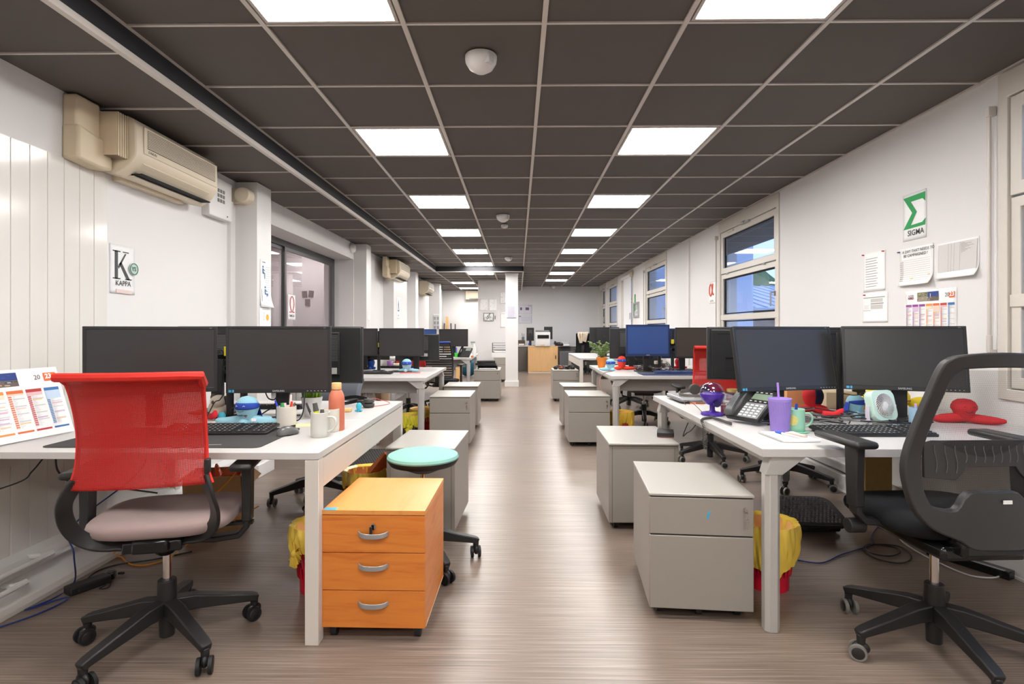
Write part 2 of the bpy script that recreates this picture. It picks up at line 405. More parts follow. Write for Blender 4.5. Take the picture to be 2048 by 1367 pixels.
# lower ceiling along the left wall and across the far left
bul = MB().use(bulk_m)
bul.bb(XBK - .02, XBK, YF, YSTEP, HS, HC + .1)
bul.bb(XBK, XSTEP, YSTEP, YSTEP + .02, HS, HC + .1)
bul.bb(XSTEP - .02, XSTEP, YSTEP, YB, HS, HC + .1)
bul.build('bulkhead', parent=ceil)
MB().bb(XBK - .022, XBK + .006, YF, YSTEP, HS - .008, HS + .022).bb(XBK, XSTEP, YSTEP - .006, YSTEP + .02, HS - .006, HS + .012).bb(XSTEP - .02, XSTEP + .008, YSTEP, YB, HS - .006, HS + .02).build('edge_trim', rail_m, ceil)
low_lights = {(-2, 15): 0, (-3, 19): 0, (-3, 22): 0}
for j in range(-9, JN + 1):
    jy = y(j); jy1 = min(y(j + 1), YB)
    if jy >= YB: continue
    ctile(XL - .3, XBK, jy, jy1, HS)
    inst('ceiling_rail', MB().bb(XL - .3, XBK, jy - .006, jy + .006, HS - .001, HS + .01).mesh('ceiling_rail', rail_m), ceil)
    if j >= 15:
        for i in range(-3, 0):
            if (i, j) not in low_lights: ctile(GX + i * TP, GX + (i + 1) * TP, jy, jy1, HS)
        inst('ceiling_rail', MB().bb(XBK, XSTEP, jy - .006, jy + .006, HS - .001, HS + .01).mesh('ceiling_rail', rail_m), ceil)
for i in (-3, -2, -1):
    inst('ceiling_rail', MB().bb(GX + i * TP - .011, GX + i * TP + .011, YSTEP, YB, HS - .003, HS + .01).mesh('ceiling_rail', rail_m), ceil)
# light panels
fr_me = MB().ring([(-.29, -.29), (.29, -.29), (.29, .29), (-.29, .29)], [(-.275, -.275), (.275, -.275), (.275, .275), (-.275, .275)], lambda a, b: (a, b, 0), lambda a, b: (a, b, .03)).mesh('lamp_frame', lampframe_m)
df_me = MB().bb(-.276, .276, -.276, .276, .006, .012).mesh('diffuser', diff_m)
def ordinal(n): return ('nearest', 'second', 'third', 'fourth', 'fifth', 'sixth', 'seventh', 'eighth')[n]
cnt = {-2: 0, 1: 0}
for (i, j) in sorted(lights, key=lambda t: (t[1], t[0])):
    x, yy = GX + (i + .5) * TP, y(j + .5)
    if blocked(x, yy) or yy > YB - .5: continue
    if j >= -1:
        lb = 'square lit ceiling panel, %s to the camera in the %s row' % (ordinal(cnt[i]), 'left' if i < 0 else 'right'); cnt[i] += 1
    else: lb = 'square lit ceiling panel behind the camera, %s row, %s' % ('left' if i < 0 else 'right', 'nearer' if j > -5 else 'farther')
    t = thing('ceiling_light', lb, 'ceiling light', (x, yy, HC - .002), 0, 'light panels in the dark ceiling' if j >= -1 else 'light panels behind the camera')
    inst('lamp_frame', fr_me, t); inst('diffuser', df_me, t)
for n, (i, j) in enumerate(low_lights):
    t = thing('ceiling_light', ['lit panel in the lowered ceiling just left of the white column', 'lit panel in the lowered ceiling over the far left corner, nearer one', 'lit panel in the lowered ceiling closest to the back left wall'][n],
              'ceiling light', (GX + (i + .5) * TP, y(j + .5), HS - .002), 0, 'light panels in the dark ceiling')
    inst('lamp_frame', fr_me, t); inst('diffuser', df_me, t)

# ---------------------------------------------------------------- walls
wl = struct('wall_left', MB().bb(XL - .12, XL, YF, 4.82, 0, HS + .1).bb(-2.75, XL, 4.70, 4.82, 0, HS + .1).bb(-2.75, XL, 4.82, 7.9, 2.216, HS + .1).bb(-2.75, -2.6, 4.82, 7.9, 0, .86)
            .bb(-2.75, XL, 7.84, 8.1, 0, HS + .1).bb(XL - .12, XL, 8.1, YB, 0, HS + .1).bb(-2.6, XL + .02, 4.82, 7.84, 0.84, 0.86), white_wall)
# glossy tongue-and-groove cladding, each board a piece
for k in range(46):
    y0 = 3.115 - (k + 1) * 0.1; 
    if y0 < -0.4: break
    MB().prism([(0, .0005), (.008, .003), (.008, .097), (0, .0995)], lambda a, b: (XL + a, y0 + b, .16), lambda a, b: (XL + a, y0 + b, 2.10)).build('wall_panel', wall_gloss, wl)
# pillars
def pillar(lb, x0, x1, y0, y1, plinth=True, h=HS):
    t = thing('pillar', lb, 'pillar', ((x0 + x1) / 2, (y0 + y1) / 2, 0)); t['kind'] = 'structure'
    a, b = (x1 - x0) / 2, (y1 - y0) / 2
    MB().bb(-a, a, -b, b, 0, h).build('shaft', white_gloss, t)
    if plinth: MB().bb(-a, a + .022, -b - .015, b + .02, 0, .105).build('plinth', white_gloss, t, bevel=.004)
    return t
pillar('white wall pillar behind the near left desk with sheets on its side', XL, -2.15, 4.55, 4.81)
pillar('white wall pillar just beyond the dark framed glass', XL, -2.15, 7.85, 8.1)
pillar('white wall pillar under the middle air conditioner', XL, -2.15, 9.58, 10.7)
pillar('slim white wall pillar between the two farther air conditioners', XL, -2.15, 11.64, 11.95)
pillar('white wall pillar before the far left corner', XL, -2.05, 14.5, 14.8)
colm = thing('column', 'freestanding square white column at the end of the aisle', 'column', (-.134, 12.03, 0)); colm['kind'] = 'structure'
MB().bb(-.134, .134, -.13, .13, 0, HS).build('shaft', white_gloss, colm)
MB().bb(-.15, .15, -.15, .15, 0, .12).build('plinth', white_gloss, colm, bevel=.004)
MB().bb(-.145, .145, -.14, .14, HS - .02, HS).build('collar', white_gloss, colm)
struct('wall_back', MB().bb(-3, 3, YB, YB + .15, 0, HC + .1), white_wall)
struct('wall_middle', MB().bb(-.99, -.12, 13.7, 13.85, 0, HS + .02), white_wall)
struct('wall_rear', MB().bb(-3, 3, YF - .15, YF, 0, HC + .1), white_wall)
# right wall with openings
WIN = [(1.15, 2.93), (5.37, 6.98), (9.42, 11.0), (12.2, 13.3), (14.06, 15.5), (15.95, 16.65)]
ZW0, ZW1 = .86, 2.545
wr = MB(); py_ = YF
for a, b in WIN:
    wr.bb(XR, XR + .22, py_, a, 0, HC + .1); py_ = b
wr.bb(XR, XR + .22, py_, YB, 0, HC + .1)
for a, b in WIN: wr.bb(XR, XR + .22, a, b, 0, ZW0).bb(XR, XR + .22, a, b, ZW1, HC + .1)
wr = struct('wall_right', wr, white_wall)
# baseboard ducts
struct('baseboard_right', MB().bb(2.44, XR, YF, YB, 0, .125).bb(2.435, 2.44, YF, YB, 0, .016).bb(2.47, XR, YF, YB, .14, .20), white_gloss, bevel=.003)
struct('baseboard_left', MB().prism([(XL, 0), (-2.2, 0), (-2.2, .03), (-2.25, .10), (-2.27, .17), (XL, .19)], lambda a, b: (a, YF, b), lambda a, b: (a, 4.55, b)), white_gloss)
struct('trim_1', MB().bb(-2.2, -2.15, YF, 4.3, 0, .022), desk_edge_m, bevel=.002)
# ---------------------------------------------------------------- right windows
def window(n, y0, y1, lbl, blind=None, small=False):
    t = bpy.data.objects.new('window_%d' % n, None); COL.objects.link(t); t.location = (XR, (y0 + y1) / 2, 0); t['kind'] = 'structure'
    t['label'] = lbl; t['category'] = 'window'
    h = (y1 - y0) / 2; z0, z1 = ZW0, ZW1
    rect = lambda a0, a1, b0, b1: [(a0, b0), (a1, b0), (a1, b1), (a0, b1)]
    def fr(name, a0, a1, b0, b1, wd, x0, x1, bev=.004, m=frame_al, parent=t, wt=None):
        wt = wd if wt is None else wt
        return MB().ring(rect(a0, a1, b0, b1), rect(a0 + wd, a1 - wd, b0 + wd, b1 - wt), lambda a, b: (x0, a, b), lambda a, b: (x1, a, b)).build(name, m, parent, bevel=bev)
    fr('window_frame', -h, h, z0, z1, .055, -.012, .10, wt=.13)
    zs = [(1.90, z1 - .135), (1.385, 1.885), (z0 + .06, 1.36)]
    s = fr('upper_sash', -h + .06, h - .06, 1.905, z1 - .135, .065, .0, .06)
    p = MB().bb(.028, .032, -h + .12, h - .12, 1.96, z1 - .195).build('pane', glass_w, s)
    MB().ring(rect(-h + .12, h - .12, 1.965, z1 - .195), rect(-h + .132, h - .132, 1.977, z1 - .207), lambda a, b: (.022, a, b), lambda a, b: (.05, a, b)).build('gasket', dark_gap, s)
    s2 = fr('lower_sash', -h + .06, h - .06, z0 + .06, 1.895, .055, .004, .06)
    MB().bb(.028, .032, -h + .11, h - .11, 1.41, 1.84).build('pane', glass_w, s2)
    MB().bb(.028, .032, -h + .11, h - .11, z0 + .11, 1.33).build('pane', glass_w, s2)
    MB().bb(-.004, .06, -h + .06, h - .06, 1.335, 1.40).build('mullion', frame_al, t, bevel=.004)
    for b0, b1 in ((1.41, 1.84), (z0 + .115, 1.33)):
        MB().ring(rect(-h + .112, h - .112, b0, b1), rect(-h + .124, h - .124, b0 + .012, b1 - .012), lambda a, b: (.022, a, b), lambda a, b: (.05, a, b)).build('gasket', dark_gap, s2)
    # hinges, opener and handle
    for q in (-.62, .62): MB().cyl((-.008, q * h, 1.892), (-.008, q * h + .05, 1.892), .009).build('hinge', alu, s)
    a = MB().cyl((-.02, -.02, 2.41), (-.02, .06, 2.41), .018).bb(-.03, -.005, -.14, -.02, 2.395, 2.415)
    a.build('opener_arm', alu, t)
    MB().bb(-.016, 0, h - .47, h - .30, 2.375, 2.40).build('vent_slot', frame_al, t, bevel=.003)
    MB().bb(-.02, -.004, -h + .075, -h + .095, 1.55, 1.60).tube([(-.02, -h + .085, 1.59), (-.05, -h + .085, 1.58), (-.05, -h + .085, 1.45)], .009).build('handle', alu, t)
    rod = h + .03
    MB().cyl((-.03, rod, 1.10), (-.03, rod, 2.36), .009).box((-.025, rod, 2.37), (.04, .03, .05)).cyl((-.03, rod, 1.1), (-.03, rod, 1.19), .013).box((-.016, rod, 1.09), (.03, .03, .05)).build('opener_rod', frame_al if n > 1 else rail_m, t, bevel=.002)
    if blind: blind(t, h)
    return t
def blind_half(t, h):
    MB().bb(.034, .038, -h + .12, h - .12, 2.13, z_top := 2.35).build('roller_blind', mat('grey_blind_cloth', (120, 120, 124), .9, bump=.3), t)
def blind_full(t, h):
    MB().bb(-.03, -.026, -h + .05, h - .18, ZW0 + .05, 2.40).cyl((-.04, -h, 2.43), (-.04, h, 2.43), .03).build('roller_blind', mat('white_blind_cloth', (228, 228, 230), .8), t)
    MB().box((-.045, -h - .02, 2.43), (.07, .04, .1)).build('blind_bracket', beige_m, t, bevel=.005)
window(1, *WIN[0], 'tall metal framed window at the right edge with a closing rod')
window(2, *WIN[1], 'metal framed window beyond the red alpha sheet with a half lowered blind', blind_half)
window(3, *WIN[2], 'metal framed window behind the blue monitor', )
window(4, *WIN[3], 'window covered by a white roller blind', blind_full)
window(5, *WIN[4], 'metal framed window beyond the white roller blind')
window(6, *WIN[5], 'small narrow window in the far right corner')
struct('trim_2', MB().bb(XR - .02, XR, 8.16, 8.20, .2, HC).bb(XR - .028, XR, 8.15, 8.21, 2.03, 2.07), white_gloss)
# ---------------------------------------------------------------- outside the windows
ext_w = mat('pale_blue_render', (196, 208, 232), .9, var=.02); 
b = thing('neighbouring_building', 'pale blue grey building wall seen through the second window', 'building', (4.6, 16.4, -3))
MB().bb(-1.2, 2.15, -.4, 14, 0, 8.2).build('wall', ext_w, b); MB().bb(-1.25, 2.2, -.45, 14.1, 8.2, 8.35).build('parapet', ext_w, b)
b = thing('shed', 'low building with a ribbed metal roof seen through the second window', 'building', (11, 21.5, -3))
MB().bb(-3.8, 6, 0, 6, 0, 5.0).build('wall', mat('weathered_render', (140, 128, 126), .9, var=.35, scale=4), b)
MB().prism([(-.5, 4.95), (6.5, 6.3), (6.5, 6.4), (-.5, 5.05)], lambda a, c: (-4.1, a, c), lambda a, c: (6.3, a, c)).build('roof', mat('pale_metal_roof', (176, 190, 214), .5), b)
for k in range(22): MB().prism([(-.5, 5.05), (6.5, 6.4), (6.5, 6.45), (-.5, 5.1)], lambda a, c: (-4.0 + k * .47, a, c), lambda a, c: (-3.93 + k * .47, a, c)).build('roof_rib', mat('pale_metal_roof', (176, 190, 214), .5), b)
hl = MB(); hl.grid(lambda u, v: (10 + 60 * u, 70 + 25 * v, -3 + 13 * v + 1.8 * math.sin(u * 17) * v + .7 * math.sin(u * 53 + v * 30)), 60, 16)
tag(hl.build('wooded_hill', mat('hillside_trees', (84, 112, 78), .9, var=.5, scale=.6)), 'green wooded hillside seen through the second window', 'hill', kind='structure')
tag(MB().bb(3.2, 80, -20, 90, -3.1, -3).build('yard_ground', mat('asphalt', (110, 112, 116), .9)), 'grey ground outside', 'ground', kind='structure')
# ---------------------------------------------------------------- dark framed interior glazing on the left
t = bpy.data.objects.new('window_7', None); COL.objects.link(t); t.location = (-2.6, 6.33, 0); t['kind'] = 'structure'; t['label'] = 'dark grey framed glass partition in the left wall'; t['category'] = 'window'
R4 = lambda a0, a1, b0, b1: [(a0, b0), (a1, b0), (a1, b1), (a0, b1)]
MB().ring(R4(-1.51, 1.51, .86, 2.216), R4(-1.44, 1.44, .93, 2.15), lambda a, b: (-.06, a, b), lambda a, b: (.0, a, b)).build('window_frame', dark_fr, t, bevel=.003)
for nm, a0, a1, x in (('sliding_sash', -1.44, -.12, -.045), ('sliding_sash', -.16, 1.44, -.02)):
    s = MB().ring(R4(a0, a1, .93, 2.15), R4(a0 + .045, a1 - .045, .97, 2.11), lambda a, b: (x, a, b), lambda a, b: (x + .018, a, b)).build(nm, dark_fr, t, bevel=.002)
    MB().bb(x + .006, x + .010, a0 + .04, a1 - .04, .96, 2.12).build('pane', glass_in, s)
# the room behind that glass
wm2 = mat('pinkish_room_paint', (212, 199, 194), .8, var=.01)
struct('wall_next_room', MB().bb(-7.2, -7.1, 2, 17, 0, 2.75).bb(-7.1, -2.75, 17, 17.1, 0, 2.75).bb(-7.1, -2.75, 1.9, 2.0, 0, 2.75), wm2)
struct('trim_3', MB().bb(-7.1, -2.76, 2, 17, 2.7, 2.8), wm2)
struct('trim_4', MB().bb(-4.3, -2.76, 9.6, 9.7, 0, 2.7), mat('lilac_white_paint', (204, 199, 200), .8, var=.01))
pillar('white column behind the glass partition', -4.05, -3.85, 7.6, 7.8, False, 2.7)
gm = mat('photo_print_grey', (96, 84, 84), .5, var=.6, scale=30)
for k, (px, py) in enumerate(((607, 588), (620, 587), (613, 604))):
    p = at(px, py, 9.58)
    tag(MB().box((p.x, 9.592, p.z), (.085, .012, .115), ry=(-.05, .12, .0)[k]).build('photograph', gm), ('small photo print behind the glass, leftmost of three', 'small photo print behind the glass, rightmost and tilted', 'small photo print behind the glass, lowest of three')[k], 'photo', 'photo prints behind the glass')
tag(MB().bb(-3.62, -3.18, 9.58, 9.6, 1.02, 1.32).build('wall_sheet', mat('lilac_paper', (186, 178, 188), .6)), 'large pale sheet pinned on the wall behind the glass', 'paper')
for k, (x, yy) in enumerate(((-3.6, 5.6), (-3.9, 7.4), (-5.0, 9.6), (-5.6, 4.2), (-3.5, 4.0), (-6.2, 7.2), (-3.5, 8.9))):  # panels after the farthest are added out of view to brighten this room
    tl = thing('ceiling_light', ('lit ceiling panel in the room behind the glass, nearest', 'lit ceiling panel in the room behind the glass, middle one', 'lit ceiling panel in the room behind the glass, farthest', 'added unseen panel brightening the next room, left of the glass', 'added unseen panel brightening the next room, behind the pillar', 'added unseen panel brightening the next room, deep to the left', 'added unseen panel brightening the next room, near its side wall')[k], 'ceiling light', (x, yy, 2.695), 0, 'light panels in the next room')
    inst('lamp_frame', fr_me, tl, (0, 0, -.02)); inst('diffuser', df_me, tl, (0, 0, -.02))
st = thing('dark_shelving', 'dark steel shelving with blue panels behind the glass', 'shelf', (-4.6, 8.6, 0))
for q in (-.5, .5):
    MB().bb(q - .03, q + .03, -.25, .25, 0, 1.8).build('upright', dark_fr, st)
MB().tube([(-.5, -.1, .9), (.5, -.1, 1.8)], .03).tube([(.5, -.12, .9), (-.5, -.12, 1.8)], .03).build('brace', dark_fr, st)
MB().bb(-.5, .5, .1, .12, .3, 1.75).build('back_panel', mat('slate_blue_panel', (120, 128, 168), .6), st)
for q in (.5, .8, 1.1, 1.4): MB().bb(-.5, .5, -.25, .25, q, q + .03).build('shelf', dark_fr, st)

# ---------------------------------------------------------------- far left corner: door, wall unit
d = bpy.data.objects.new('door_1', None); COL.objects.link(d); d.location = (XL, 16.1, 0); d['kind'] = 'structure'; d['label'] = 'white door in the left wall near the back corner'; d['category'] = 'door'
MB().bb(0, .03, -.45, .45, 0, 2.02).build('door_leaf', white_gloss, d, bevel=.004)
MB().ring(R4(-.5, .5, 0, 2.08), R4(-.45, .45, 0, 2.03), lambda a, b: (0, a, b), lambda a, b: (.045, a, b)).build('door_frame', white_gloss, d)
MB().cyl((.03, -.38, 1.0), (.09, -.38, 1.0), .012).cyl((.085, -.38, 1.0), (.085, -.26, 1.0), .01).build('door_handle', alu, d)

# ---------------------------------------------------------------- wall machines
def aircon(lb, y0, y1, x0, z0, z1, depth=.21, trunk=True, letters=False):
    L = y1 - y0; t = thing('air_conditioner', lb, 'air conditioner', (x0, y0, z0)); H = z1 - z0; D = depth
    prof = [(0, .02), (D * .45, 0), (D * .8, .05), (D * .97, .10), (D, .13), (D * .98, H - .05), (D * .9, H - .015), (D * .75, H), (0, H)]
    MB().prism(prof, lambda a, b: (a, 0, b), lambda a, b: (a, L, b)).build('casing', beige_m, t, bevel=.008)
    MB().bb(D - .004, D + .006, .06, L - .02, .13, H - .04).build('front_panel', beige_m, t, bevel=.012)
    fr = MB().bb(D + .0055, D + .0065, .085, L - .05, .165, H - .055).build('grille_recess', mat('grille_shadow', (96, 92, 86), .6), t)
    g = MB(); k = 0
    zz = .17
    while zz < H - .06: g.bb(D + .006, D + .010, .085, L - .05, zz, zz + .0045); zz += .009
    g.build('grille_slats', beige_m, t)['kind'] = 'stuff'
    MB().bb(D * .50, D * .90, .08, L - .06, .018, .024).build('outlet_recess', dark_gap, t)
    MB().box((D * .80, L / 2, .058), (.07, L - .16, .008), ry=-.75).build('louvre', beige_m, t, bevel=.002)
    MB().box((D * .52, L / 2, .008), (.06, L - .16, .007), ry=-.12).build('louvre', beige_m, t, bevel=.002)
    if letters: text('DAIKIN', .022, (60, 56, 52), t, (D + .0068, .09, .142), (0, 1, 0), (0, 0, 1), shear=.3)
    if trunk:
        q = MB(); 
        for k in range(5): q.bb(.0, D * .80, -.014 - .017 * k, -.005 - .017 * k, .08, H - .01)
        q.bb(0, D * .76, -.085, 0, .08, H - .02); q.build('side_ribs', beige_d, t)
        MB().bb(0, .075, -.25, -.085, .12, H + .02).build('pipe_cover', beige_d, t, bevel=.012)
        MB().prism([(-.255, .01), (-.10, .0), (-.01, .01), (-.01, .07), (-.075, .16), (-.255, .19)], lambda a, b: (0, a, b), lambda a, b: (.09, a, b)).build('pipe_elbow', beige_d, t, bevel=.015)
    MB().bb(0, .05, .1, L - .15, -.01, .02).build('mounting_plate', beige_m, t)
    return t
aircon('large beige air conditioner high on the near left wall', 3.06, 3.90, XL, 2.085, 2.41, letters=True)
aircon('beige air conditioner on the pillar beyond the glass partition', 9.30, 10.15, -2.22, 2.08, 2.40, .24)
aircon('beige air conditioner farthest down the left wall', 12.9, 13.7, XL + .02, 2.04, 2.36, .23, trunk=False)
t = thing('air_conditioner', 'beige air conditioner on the back wall beside the partition', 'air conditioner', (-1.30, YB, 2.13))
MB().bb(-.3, .5, -.20, 0, .02, .30).build('casing', beige_m, t, bevel=.02); MB().bb(-.2, .45, -.207, -.199, .06, .24).build('front_panel', beige_d, t, bevel=.004); MB().bb(-.3, -.2, -.215, -.195, .02, .30).build('pipe_cover', beige_d, t)
MB().bb(-.2, .45, -.21, -.2, .03, .05).build('louvre', dark_fr, t)
t = thing('alarm_panel', 'white wall box with nine square holes beside the near air conditioner', 'wall box', (XL, 4.22, 2.20))
MB().bb(0, .06, -.16, .16, -.13, .17).build('casing', white_gloss, t, bevel=.006)
g = MB()
for a in range(3):
    for b in range(3): g.bb(.0602, .062, -.05 + a * .037, -.024 + a * .037, -.01 + b * .037, .016 + b * .037)
g.build('speaker_holes', mat('grey_slot', (120, 118, 116), .6), t); MB().cyl((.06, .09, -.10), (.0625, .09, -.10), .006).build('led', flatc((60, 60, 60)), t)
t = thing('wall_siren', 'beige cylindrical siren at the pillar top beside the white box', 'alarm', (XL + .1, 4.49, 2.25))
MB().cyl((0, .06, .06), (0, -.04, .06), .065, n=20).build('housing', beige_m, t, bevel=.01); MB().bb(-.1, .02, -.01, .06, .0, .12).build('bracket', beige_m, t)
struct('trim_5', MB().bb(XL, XL + .03, 4.42, 4.46, .2, 2.25), white_gloss)
t = thing('wall_speaker', 'small round white fitting where the lintel meets the second pillar', 'alarm', (XL + .02, 7.72, 2.36))
MB().ell((0, 0, 0), (.05, .08, .07)).build('dome', white_gloss, t)
# ceiling sensors
def sensor(lb, px, py, r, dome=True):
    Y = FPX * (HC - CAMZ) / (659 - py); t = thing('ceiling_sensor', lb, 'detector', (xa(px, Y), Y, HC - .002), 0, 'white detectors on the ceiling')
    MB().lathe([(0.001, 0), (r, 0), (r, -.012), (r * .97, -.03), (r * .75, -r * .75), (r * .35, -r * 1.0), (.001, -r * 1.02)], n=28).build('dome', white_gloss, t)
    if dome: MB().box((r * .5, -r * .62, -r * .42), (r * .5, r * .5, r * .6), rz=-.6).build('sensor_eye', mat('sensor_grey', (206, 203, 200), .5), t, bevel=.004)
sensor('large white domed detector, nearest on the dark ceiling', 962, 112, .078)
sensor('white domed detector, second along the dark ceiling', 1006, 430, .078)
sensor('small white detector right behind the second dome', 1009, 449, .045, False)
sensor('white domed detector before the lowered ceiling', 1017, 514, .07)
sensor('white detector at the far end near the back wall', 1107, 572, .07, False)
# radiator pipes and valve at the left wall
t = thing('heating_pipes', 'two white heating pipes running along the left wall plinth', 'pipe', (XL, 2.4, 0))
MB().tube(curve([(.10, -1.2, .13), (.10, 0, .135), (.10, 1.4, .135)], 4), .012, 8).build('pipe', white_gloss, t)
MB().tube(curve([(.15, -1.2, .10), (.15, -.05, .10), (.13, .0, .10), (.08, .0, .10)], 4), .013, 8).build('pipe', white_gloss, t)
MB().tube(curve([(.13, -1.2, .165), (.13, .1, .165), (.11, .16, .165), (.05, .16, .165)], 4), .012, 8).build('pipe', white_gloss, t)
MB().cyl((.12, -.32, .19), (.22, -.34, .19), .03, .026, 20).build('valve_knob', mat('ivory_plastic', (226, 214, 190), .4), t, bevel=.003)
# ================================================================== DESKS
def desk_square(name, lb, x0, x1, y0, y1, leg=.054, tops=2, z=DT, ap=True, apron_m=desk_edge_m):
    t = thing(name, lb, 'desk', ((x0 + x1) / 2, (y0 + y1) / 2, 0), 0, 'desks along the aisle'); a = (x1 - x0) / 2; b = (y1 - y0) / 2
    m = 0
    MB().bb(-a, a, -b, m - .003, z - .027, z).build('tabletop', desk_m, t, bevel=.0015)
    MB().bb(-a, a, m + .003, b, z - .027, z).build('tabletop', desk_m, t, bevel=.0015)
    for sx in (-1, 1):
        for sy in (-1, 1):
            MB().bb(sx * a - (leg if sx > 0 else 0), sx * a + (leg if sx < 0 else 0), sy * b - (leg if sy > 0 else 0), sy * b + (leg if sy < 0 else 0), 0, z - .029).build('leg', desk_edge_m, t, bevel=.002)
        if sx > 0 or ap:
            x = sx * (a - .012); MB().bb(x - .012, x + .012, -b + leg, b - leg, z - .145, z - .034).build('side_rail', apron_m, t, bevel=.0015)
    MB().bb(-a + leg, a - leg, -.03, .03, z - .09, z - .03).build('cross_beam', desk_edge_m, t)
    return t
def desk_bench(lb, x0, x1, y0, y1, z=DT, tray=True):
    t = thing('bench_desk', lb, 'desk', ((x0 + x1) / 2, (y0 + y1) / 2, 0), 0, 'desks along the aisle'); a = (x1 - x0) / 2; b = (y1 - y0) / 2
    MB().bb(-a, a, -b, -.004, z - .033, z).build('tabletop', desk_m, t, bevel=.0015)
    MB().bb(-a, a, .004, b, z - .033, z).build('tabletop', desk_m, t, bevel=.0015)
    w = .062; c = .016
    oc = [(-w / 2 + c, -w / 2), (w / 2 - c, -w / 2), (w / 2, -w / 2 + c), (w / 2, w / 2 - c), (w / 2 - c, w / 2), (-w / 2 + c, w / 2), (-w / 2, w / 2 - c), (-w / 2, -w / 2 + c)]
    for sx in (-1, 1):
        for sy in (-1, 1):
            X = sx * (a - .055); Y = sy * (b - .05)
            l = MB().prism(oc, lambda p, q: (X + p, Y + q, 0), lambda p, q: (X + p, Y + q, z - .105)).build('leg', steel_leg, t, bevel=.002)
            br = MB(); br.add([(X - .033, Y - .033, z - .11), (X + .033, Y - .033, z - .11), (X + .033, Y + .033, z - .11), (X - .033, Y + .033, z - .11),
                               (X + (-.135 if sx > 0 else -.012), Y - .030, z - .034), (X + (.012 if sx > 0 else .135), Y - .030, z - .034), (X + (.012 if sx > 0 else .135), Y + .030, z - .034), (X + (-.135 if sx > 0 else -.012), Y + .030, z - .034)],
                   [(0, 3, 2, 1), (4, 5, 6, 7), (0, 1, 5, 4), (1, 2, 6, 5), (2, 3, 7, 6), (3, 0, 4, 7)])
            br.build('leg_bracket', steel_leg, t, bevel=.003)
        X = sx * (a - .09); MB().bb(X - .02, X + .02, -b + .08, b - .08, z - .085, z - .034).build('side_rail', steel_leg, t, bevel=.003)
    if tray: MB().bb(-a + .12, a - .12, -b + .17, -b + .19, z - .17, z - .034).build('cable_tray', mat('desk_tray_grey', (150, 146, 142), .5), t)
    if tray: MB().bb(-a + .12, a - .12, b - .19, b - .17, z - .17, z - .034).build('cable_tray', mat('desk_tray_grey', (150, 146, 142), .5), t)
    return t
desk_square('square_leg_desk', 'near left white desk with flat square legs and a deep side rail', XL + .01, -.770, 2.135, 3.70)
desk_bench('near right white bench desk with silver chamfered legs', .975, XR - .03, 2.225, 4.02, tray=False)
desk_bench('white bench desk second in the left row', -2.30, -.91, 5.47, 7.04)
desk_bench('white bench desk second in the right row under the blue monitor', .957, XR - .08, 5.71, 7.45)
desk_bench('white bench desk farthest in the left row', -2.25, -.79, 9.41, 11.05)
desk_square('square_leg_desk', 'white desk with square legs third in the right row', 1.03, XR - .06, 9.25, 11.34)
# ================================================================== PEDESTALS
def castor(mb, x, y): mb.cyl((x - .012, y, .022), (x + .012, y, .022), .022, n=14).bb(x - .014, x + .014, y - .018, y + .018, .03, .048)
cast_me = []
def castors(t, ps):
    if not cast_me: m_ = MB(); castor(m_, 0, 0); cast_me.append(m_.mesh('castor', rubber))
    for x, yy in ps: inst('castor', cast_me[0], t, (x, yy, 0))
def key_set(t, x, y, z, s=1):
    k = MB().cyl((x, y, z), (x, y - .008, z), .0095 * s, n=16).build('lock', chrome, t)
    MB().box((x, y - .020, z - .002), (.003, .024, .014)).cyl((x, y - .026, z - .006), (x, y - .029, z - .03), .0012, n=6).box((x + .001, y - .028, z - .042), (.011, .003, .022)).box((x + .002, y - .028, z - .062), (.004, .002, .022)).build('key', chrome, t)
def pedestal(lb, cx, cyy, rz, w, d, h, front=True, keys=True, sticker=None, group='grey steel drawer pedestals beside the desks'):
    t = thing('drawer_pedestal', lb, 'drawer unit', (cx, cyy, 0), rz, group); a, b = w / 2, d / 2
    yf = -b
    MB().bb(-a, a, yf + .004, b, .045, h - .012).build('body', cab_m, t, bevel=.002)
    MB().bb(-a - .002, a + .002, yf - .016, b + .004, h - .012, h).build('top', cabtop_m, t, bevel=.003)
    castors(t, [(sx * (a - .05), sy * (b - .06)) for sx in (-1, 1) for sy in (-1, 1)] + [(0, -b + .05)])
    MB().bb(-a + .02, a - .02, -b + .03, b - .03, .036, .05).build('base_frame', dark_gap, t)
    if front:
        d1 = .155 if h < .6 else .17
        for nm, z0, z1 in (('drawer', h - .017 - d1, h - .017), ('drawer', .047, h - .022 - d1)):
            o = MB().bb(-a, a, yf - .014, yf + .003, z0, z1).build('drawer', cab_m, t, bevel=.0035)
            MB().bb(-a + .004, a - .004, yf - .006, yf + .002, z1 - .001, z1 + .006).build('grip_lip', dark_gap, o)
        if keys: key_set(t, a - .035, yf - .014, h - .06)
        else: MB().cyl((a - .04, yf - .018, h - .06), (a - .04, yf - .010, h - .06), .01).build('lock', chrome, t)
    else:
        MB().bb(-a + .022, a - .022, yf + .001, yf + .005, .05, h - .02).build('back_panel', cab_m, t)
        MB().bb(-a + .0205, -a + .022, yf + .002, yf + .0045, .05, h - .02).bb(a - .022, a - .0205, yf + .002, yf + .0045, .05, h - .02).build('seam', dark_gap, t)
    if sticker:
        s = MB().prism([(0, 0), (.006, .004), (.012, .012), (.012, .024), (.02, .034), (.018, .036), (.008, .030), (.002, .018), (.004, .010)], lambda p, q: (.02 + p, yf - .0142, h - .105 + q), lambda p, q: (.02 + p, yf - .0155, h - .105 + q)).build('sticker', mat('sticker_blue', (70, 170, 214), .4), t)
    return t
R = math.radians
pedestal('grey drawer pedestal nearest on the right with a blue sticker and hanging key', .793, 2.62, R(-5), .425, .55, .532, sticker=1)
